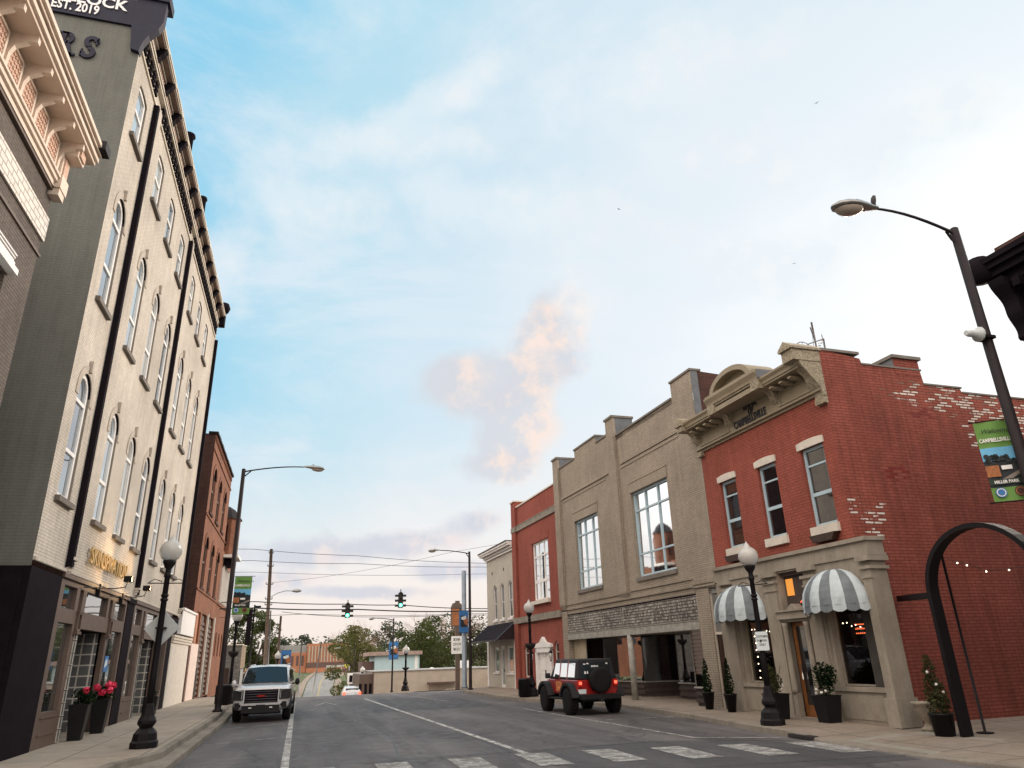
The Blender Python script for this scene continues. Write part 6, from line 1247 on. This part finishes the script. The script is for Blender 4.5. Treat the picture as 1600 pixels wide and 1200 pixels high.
for k in range(13): b.box(15.8+1.27*k,15.8+1.27*k+.5,-.4,-.1,z0+2.2,z0+8.6,1)
b.box(15.2,32.2,-.2,-.05,z0+.2,z0+2.0,2); b.build('orange_wing',[M_orange,M_beige,M_fardark],ob); b=MB(); b.box(4,15.1,3,14,-2,z0+9.2); b.build('grey_roofed_middle',M_fargrey,ob); b=MB(); b.box(4.2,15,2.7,3,0,z0+6.2,0); 
for k in range(5): b.box(4.6+2.1*k,5.6+2.1*k,2.6,2.7,z0+1,z0+5,1)
b.build('brick_wall',[M_orange,M_fardark],ob); b=MB(); b.box(-3,4,0,12,-2,z0+9.0); b.build('brick_end_wing',M_fardark,ob)
b=MB(); b.box(32.2,36,.5,14,-2,z0+9.8,0); b.box(36,42,1.5,14,-2,z0+9.4,1); 
for k in range(3): b.box(32.8+1.1*k,33.4+1.1*k,.4,.5,z0+2,z0+8,2)
b.build('grey_end',[M_fargrey,M_beige,M_fardark],ob)
b=MB(); b.box(0,42,-.1,.1,.6,1.4); 
for k in range(15): b.box(3*k,3*k+.3,-.12,.12,-3,1.0)
tag(b.build('guard_rail',M_guard),'pale guard rail across the far bend of the road','guard rail',None,(11,318,zt(318)+1.6))
b=MB(); b.box(0,30,0,1,-4,1.4); tag(b.build('retaining_wall',M_fardark),'dark brick retaining wall under the far guard rail','wall',None,(13,322,zt(322)))
for i,(x,y,w_,h,mt,lb) in enumerate(((-20,150,14,5.2,M_fardark,'dark low house far behind the white suv'),(-10,215,9,6.5,M_beige,'pale low house beyond the left road bank'))):
    h_=thing('distant_house',lb,'house',(x,y,zt(y)),0,'distant houses'); b=MB(); b.box(0,w_,0,8,-1,h); b.build('wall',mt,h_); b=MB(); b.prism([(-.4,h),(w_+.4,h),(w_*.7,h+1.6),(w_*.3,h+1.6)],'y',-.4,8.4); b.build('roof',M_fargrey,h_)
    b=MB(); 
    for k in range(3): b.box(w_*(.15+.28*k),w_*(.15+.28*k)+w_*.14,-.03,0,h*.4,h*.75)
    b.build('window',M_glassd,h_)
b=MB()
for k in range(14): b.box(.02+.46*k,.45+.46*k,-.03,.03,-2.0,3.1)
f_=b.build('fence_boards',M_fence); tag(f_,'orange cedar board fence beside the stone faced building','fence',None,(-5.4,84.5,zt(84)+.8)); f_.rotation_euler=(0,0,R(62))
ys=thing('yellow_road_sign','small yellow crossing sign beside the far road bend','sign',(17.1,285,zt(285))); b=MB(); b.tube([(0,0,0),(0,0,5.5)],.10,6); b.build('post',M_treated,ys); b=MB(); b.prism([(0,3.0),(1.1,4.1),(0,5.2),(-1.1,4.1)],'y',-.15,-.1,0); b.box(-.3,.3,-.17,-.15,3.7,4.5,1); b.build('panel',[M_yellow,M_black],ys)
b=MB(); b.grid([[(x,y,zt(y)+1.1*min(1,max(0,(x-15)/4))) for x in (14,16,19,40)] for y in range(230,300,10)]); stuffy(b.build('far_verge',M_grass))
b=MB(); b.grid([[(x_,y,zt(y)+.03+max(0,(rx(y)[0]-2.4-x_))*.22) for x_ in (rx(y)[0]-2.4,rx(y)[0]-4,rx(y)[0]-9,-60)] for y in range(120,320,10)]); stuffy(b.build('left_bank',M_grass))
b=MB(); 
for k in range(30):
    y=150+5*k; x=rx(y)[0]-3.2; b.box(x-.04,x+.04,y,y+.1,zt(y),zt(y)+1.3)
b.tube([(rx(150+5*k)[0]-3.2,150+5*k,zt(150+5*k)+1.2) for k in range(30)],.06,5); o0=Vector((rx(150)[0]-3.2,150,zt(150))); b.v=[q-o0 for q in b.v]; tag(b.build('dark_railing',M_fardark),'thin dark railing on the bank left of the far road','railing',None,o0)
# ================================================================ TREES
def tree(label,loc,h,r,seed,leaf,nleaf=2500,size=.16,trunk=.2,th=None,name='broadleaf_tree',group='trees beyond the crossing',clumps=26,twigs=0,sq=.8,cl=.36,bottom=.25):
    rnd=random.Random(seed); t=thing(name,label,'tree',loc,0,group); b=MB(); th=th or h*.4; tips=[]
    b.tube([(0,0,-.3),(rnd.uniform(-.1,.1),0,th*.5),(rnd.uniform(-.2,.2),0,th),(rnd.uniform(-.3,.3),0,h*.78)],[trunk,trunk*.8,trunk*.6,trunk*.15],8)
    for k in range(9):
        a=rnd.uniform(0,2*PI); z=th*rnd.uniform(.7,1.2); e=Vector((math.cos(a)*r*.75,math.sin(a)*r*.75,h*rnd.uniform(.5,.88))); s=Vector((0,0,z)); mid=s.lerp(e,.5)+Vector((0,0,.06*h)); b.tube([s,mid,e],[trunk*.4,trunk*.25,trunk*.06],5)
    b.build('trunk',M_bark,t); b=MB()
    for k in range(clumps):
        a=rnd.uniform(0,2*PI); q=rnd.random()**.5; zz=rnd.uniform(bottom,.95); env=math.sin(PI*min(1,max(.12,(zz-bottom)/(1-bottom)*.86+.14)))**.6
        c=(math.cos(a)*r*q*env,math.sin(a)*r*q*env,h*zz); s=r*cl*rnd.uniform(.6,1.15); leaves(b,rnd,c,(s,s,s*sq),nleaf//clumps,size)
    b.build('crown',leaf,t)
    if twigs:
        b=MB()
        def br_(P,d,l,rr,lv):
            e=P+d*l; b.tube([P,P.lerp(e,.5)+Vector((rnd.uniform(-1,1),rnd.uniform(-1,1),0))*l*.08,e],[rr,rr*.75,rr*.5],4,caps=False)
            if lv==0: return
            for k in range(3 if lv>1 else 4):
                dd=(d+Vector((rnd.uniform(-1,1),rnd.uniform(-1,1),rnd.uniform(-.3,.6)))*.75).normalized(); br_(e if k else P.lerp(e,.7),dd,l*.66,rr*.5,lv-1)
        for k in range(twigs): 
            d=Vector((rnd.uniform(-.8,.8),rnd.uniform(-.8,.8),1)).normalized(); br_(Vector((rnd.uniform(-1,1)*r*.3,0,h*.45)),d,h*.28,.09,4)
        b.build('bare_branches',M_twig,t)
    return t
tree('big spring green tree behind the black fence',(9.6,135,zt(135)),13.5,5.3,1,M_leafy,9500,.21,.4,name='spring_tree',twigs=3,clumps=46,cl=.30,bottom=.2)
tree('dark green round tree right of the pale blue building',(16.2,104,zt(104)),10.5,4.4,2,M_leafg,8000,.17,.35,clumps=44,cl=.34,bottom=.15)
tree('olive green tree with reddish bare tops behind the beige building',(22.3,100,zt(100)),10.5,4.6,3,M_leafo,7000,.16,.32,clumps=36,cl=.32,bottom=.15,twigs=3)
tree('darker tree left of the olive one behind the beige building',(19.5,112,zt(112)),12.6,4.6,4,M_leafg,6500,.17,.35,clumps=38,cl=.3,twigs=3,bottom=.2)
tree('airy half bare tree behind the tall brown pole sign',(27.0,102,zt(102)),11.5,4.2,5,M_leafo,3200,.15,.28,clumps=30,cl=.28,twigs=3)
tree('small tree beside the white building corner',(17.3,62.5,zt(62)+.0),4.9,1.6,6,M_leafg,3000,.10,.12,th=2.0,clumps=24,cl=.36,bottom=.42)
tree('bare budding tree above the spring green tree',(9.8,150,zt(150)),13.0,3.6,7,M_leafo,300,.12,.25,name='bare_tree',twigs=7,clumps=10)
tree('bare pinkish tree left of the spring green tree',(4.3,150,zt(150)),11.0,3.2,8,M_leafo,200,.12,.2,name='bare_tree',twigs=5,clumps=10) if False else None
tree('dark leafy tree between the banner and the utility pole',(-5.2,92,zt(92)),11.6,2.9,9,M_leafg,8500,.16,.28,clumps=40,cl=.32,bottom=.3,group='trees behind the left corner')
tree('dense tree behind the stone faced building',(-9.0,96,zt(96)),10.8,3.8,10,M_leafo,5200,.15,.3,clumps=36,cl=.3,bottom=.25,group='trees behind the left corner')
tree('shadowed tree right of the utility pole base',(-3.2,100,zt(100)),9.0,2.0,11,M_leafo,3000,.13,.2,clumps=26,cl=.36,bottom=.3,group='trees behind the left corner')
rnd=random.Random(5)
for i,(x,y,h,r,lf,lb) in enumerate(((1,352,15,5,M_leafb,'round dark tree on the skyline left of the orange building'),(22,360,16,7,M_leafy,'pale green tree top behind the orange building'),(33,365,17,7,M_leafb,'dark tree top behind the grey end of the orange building'),(-9,345,14,5,M_leafb,'low skyline tree above the brick end wing'),(28,240,19,6,M_leafb,'hazy blue green tree right of the spring tree'),(36,225,18,6,M_leafb,'second hazy tree right of the spring tree'),(11,345,12,3,M_leafb,'thin skyline tree above the grey roof'))):
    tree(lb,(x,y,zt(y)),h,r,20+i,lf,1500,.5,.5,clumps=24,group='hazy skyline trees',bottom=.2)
b=MB(); 
for k in range(330):
    a=rnd.uniform(-1.15,1.15); d=rnd.uniform(420,640); x=math.sin(a)*d+20; y=math.cos(a)*d
    if abs(x-60)<0: continue
    s=rnd.uniform(6,12); leaves(b,rnd,(x,y,zt(y)+s*.7),(s,s,s*.8),60,1.5)
stuffy(b.build('distant_woods',M_leafb),'stuff')
b=MB(); 
for k in range(160): 
    x=rnd.uniform(-40,-3.6); y=rnd.uniform(95,150); s=rnd.uniform(.8,1.8); leaves(b,rnd,(x,y,zt(y)+s*.9),(s,s,s),26,.3)
for k in range(90): 
    x=rnd.uniform(13,60); y=rnd.uniform(120,180); s=rnd.uniform(1.5,3); leaves(b,rnd,(x,y,zt(y)+s*1.1),(s,s,s),40,.4)
stuffy(b.build('shrub_mass',M_leafo),'stuff')
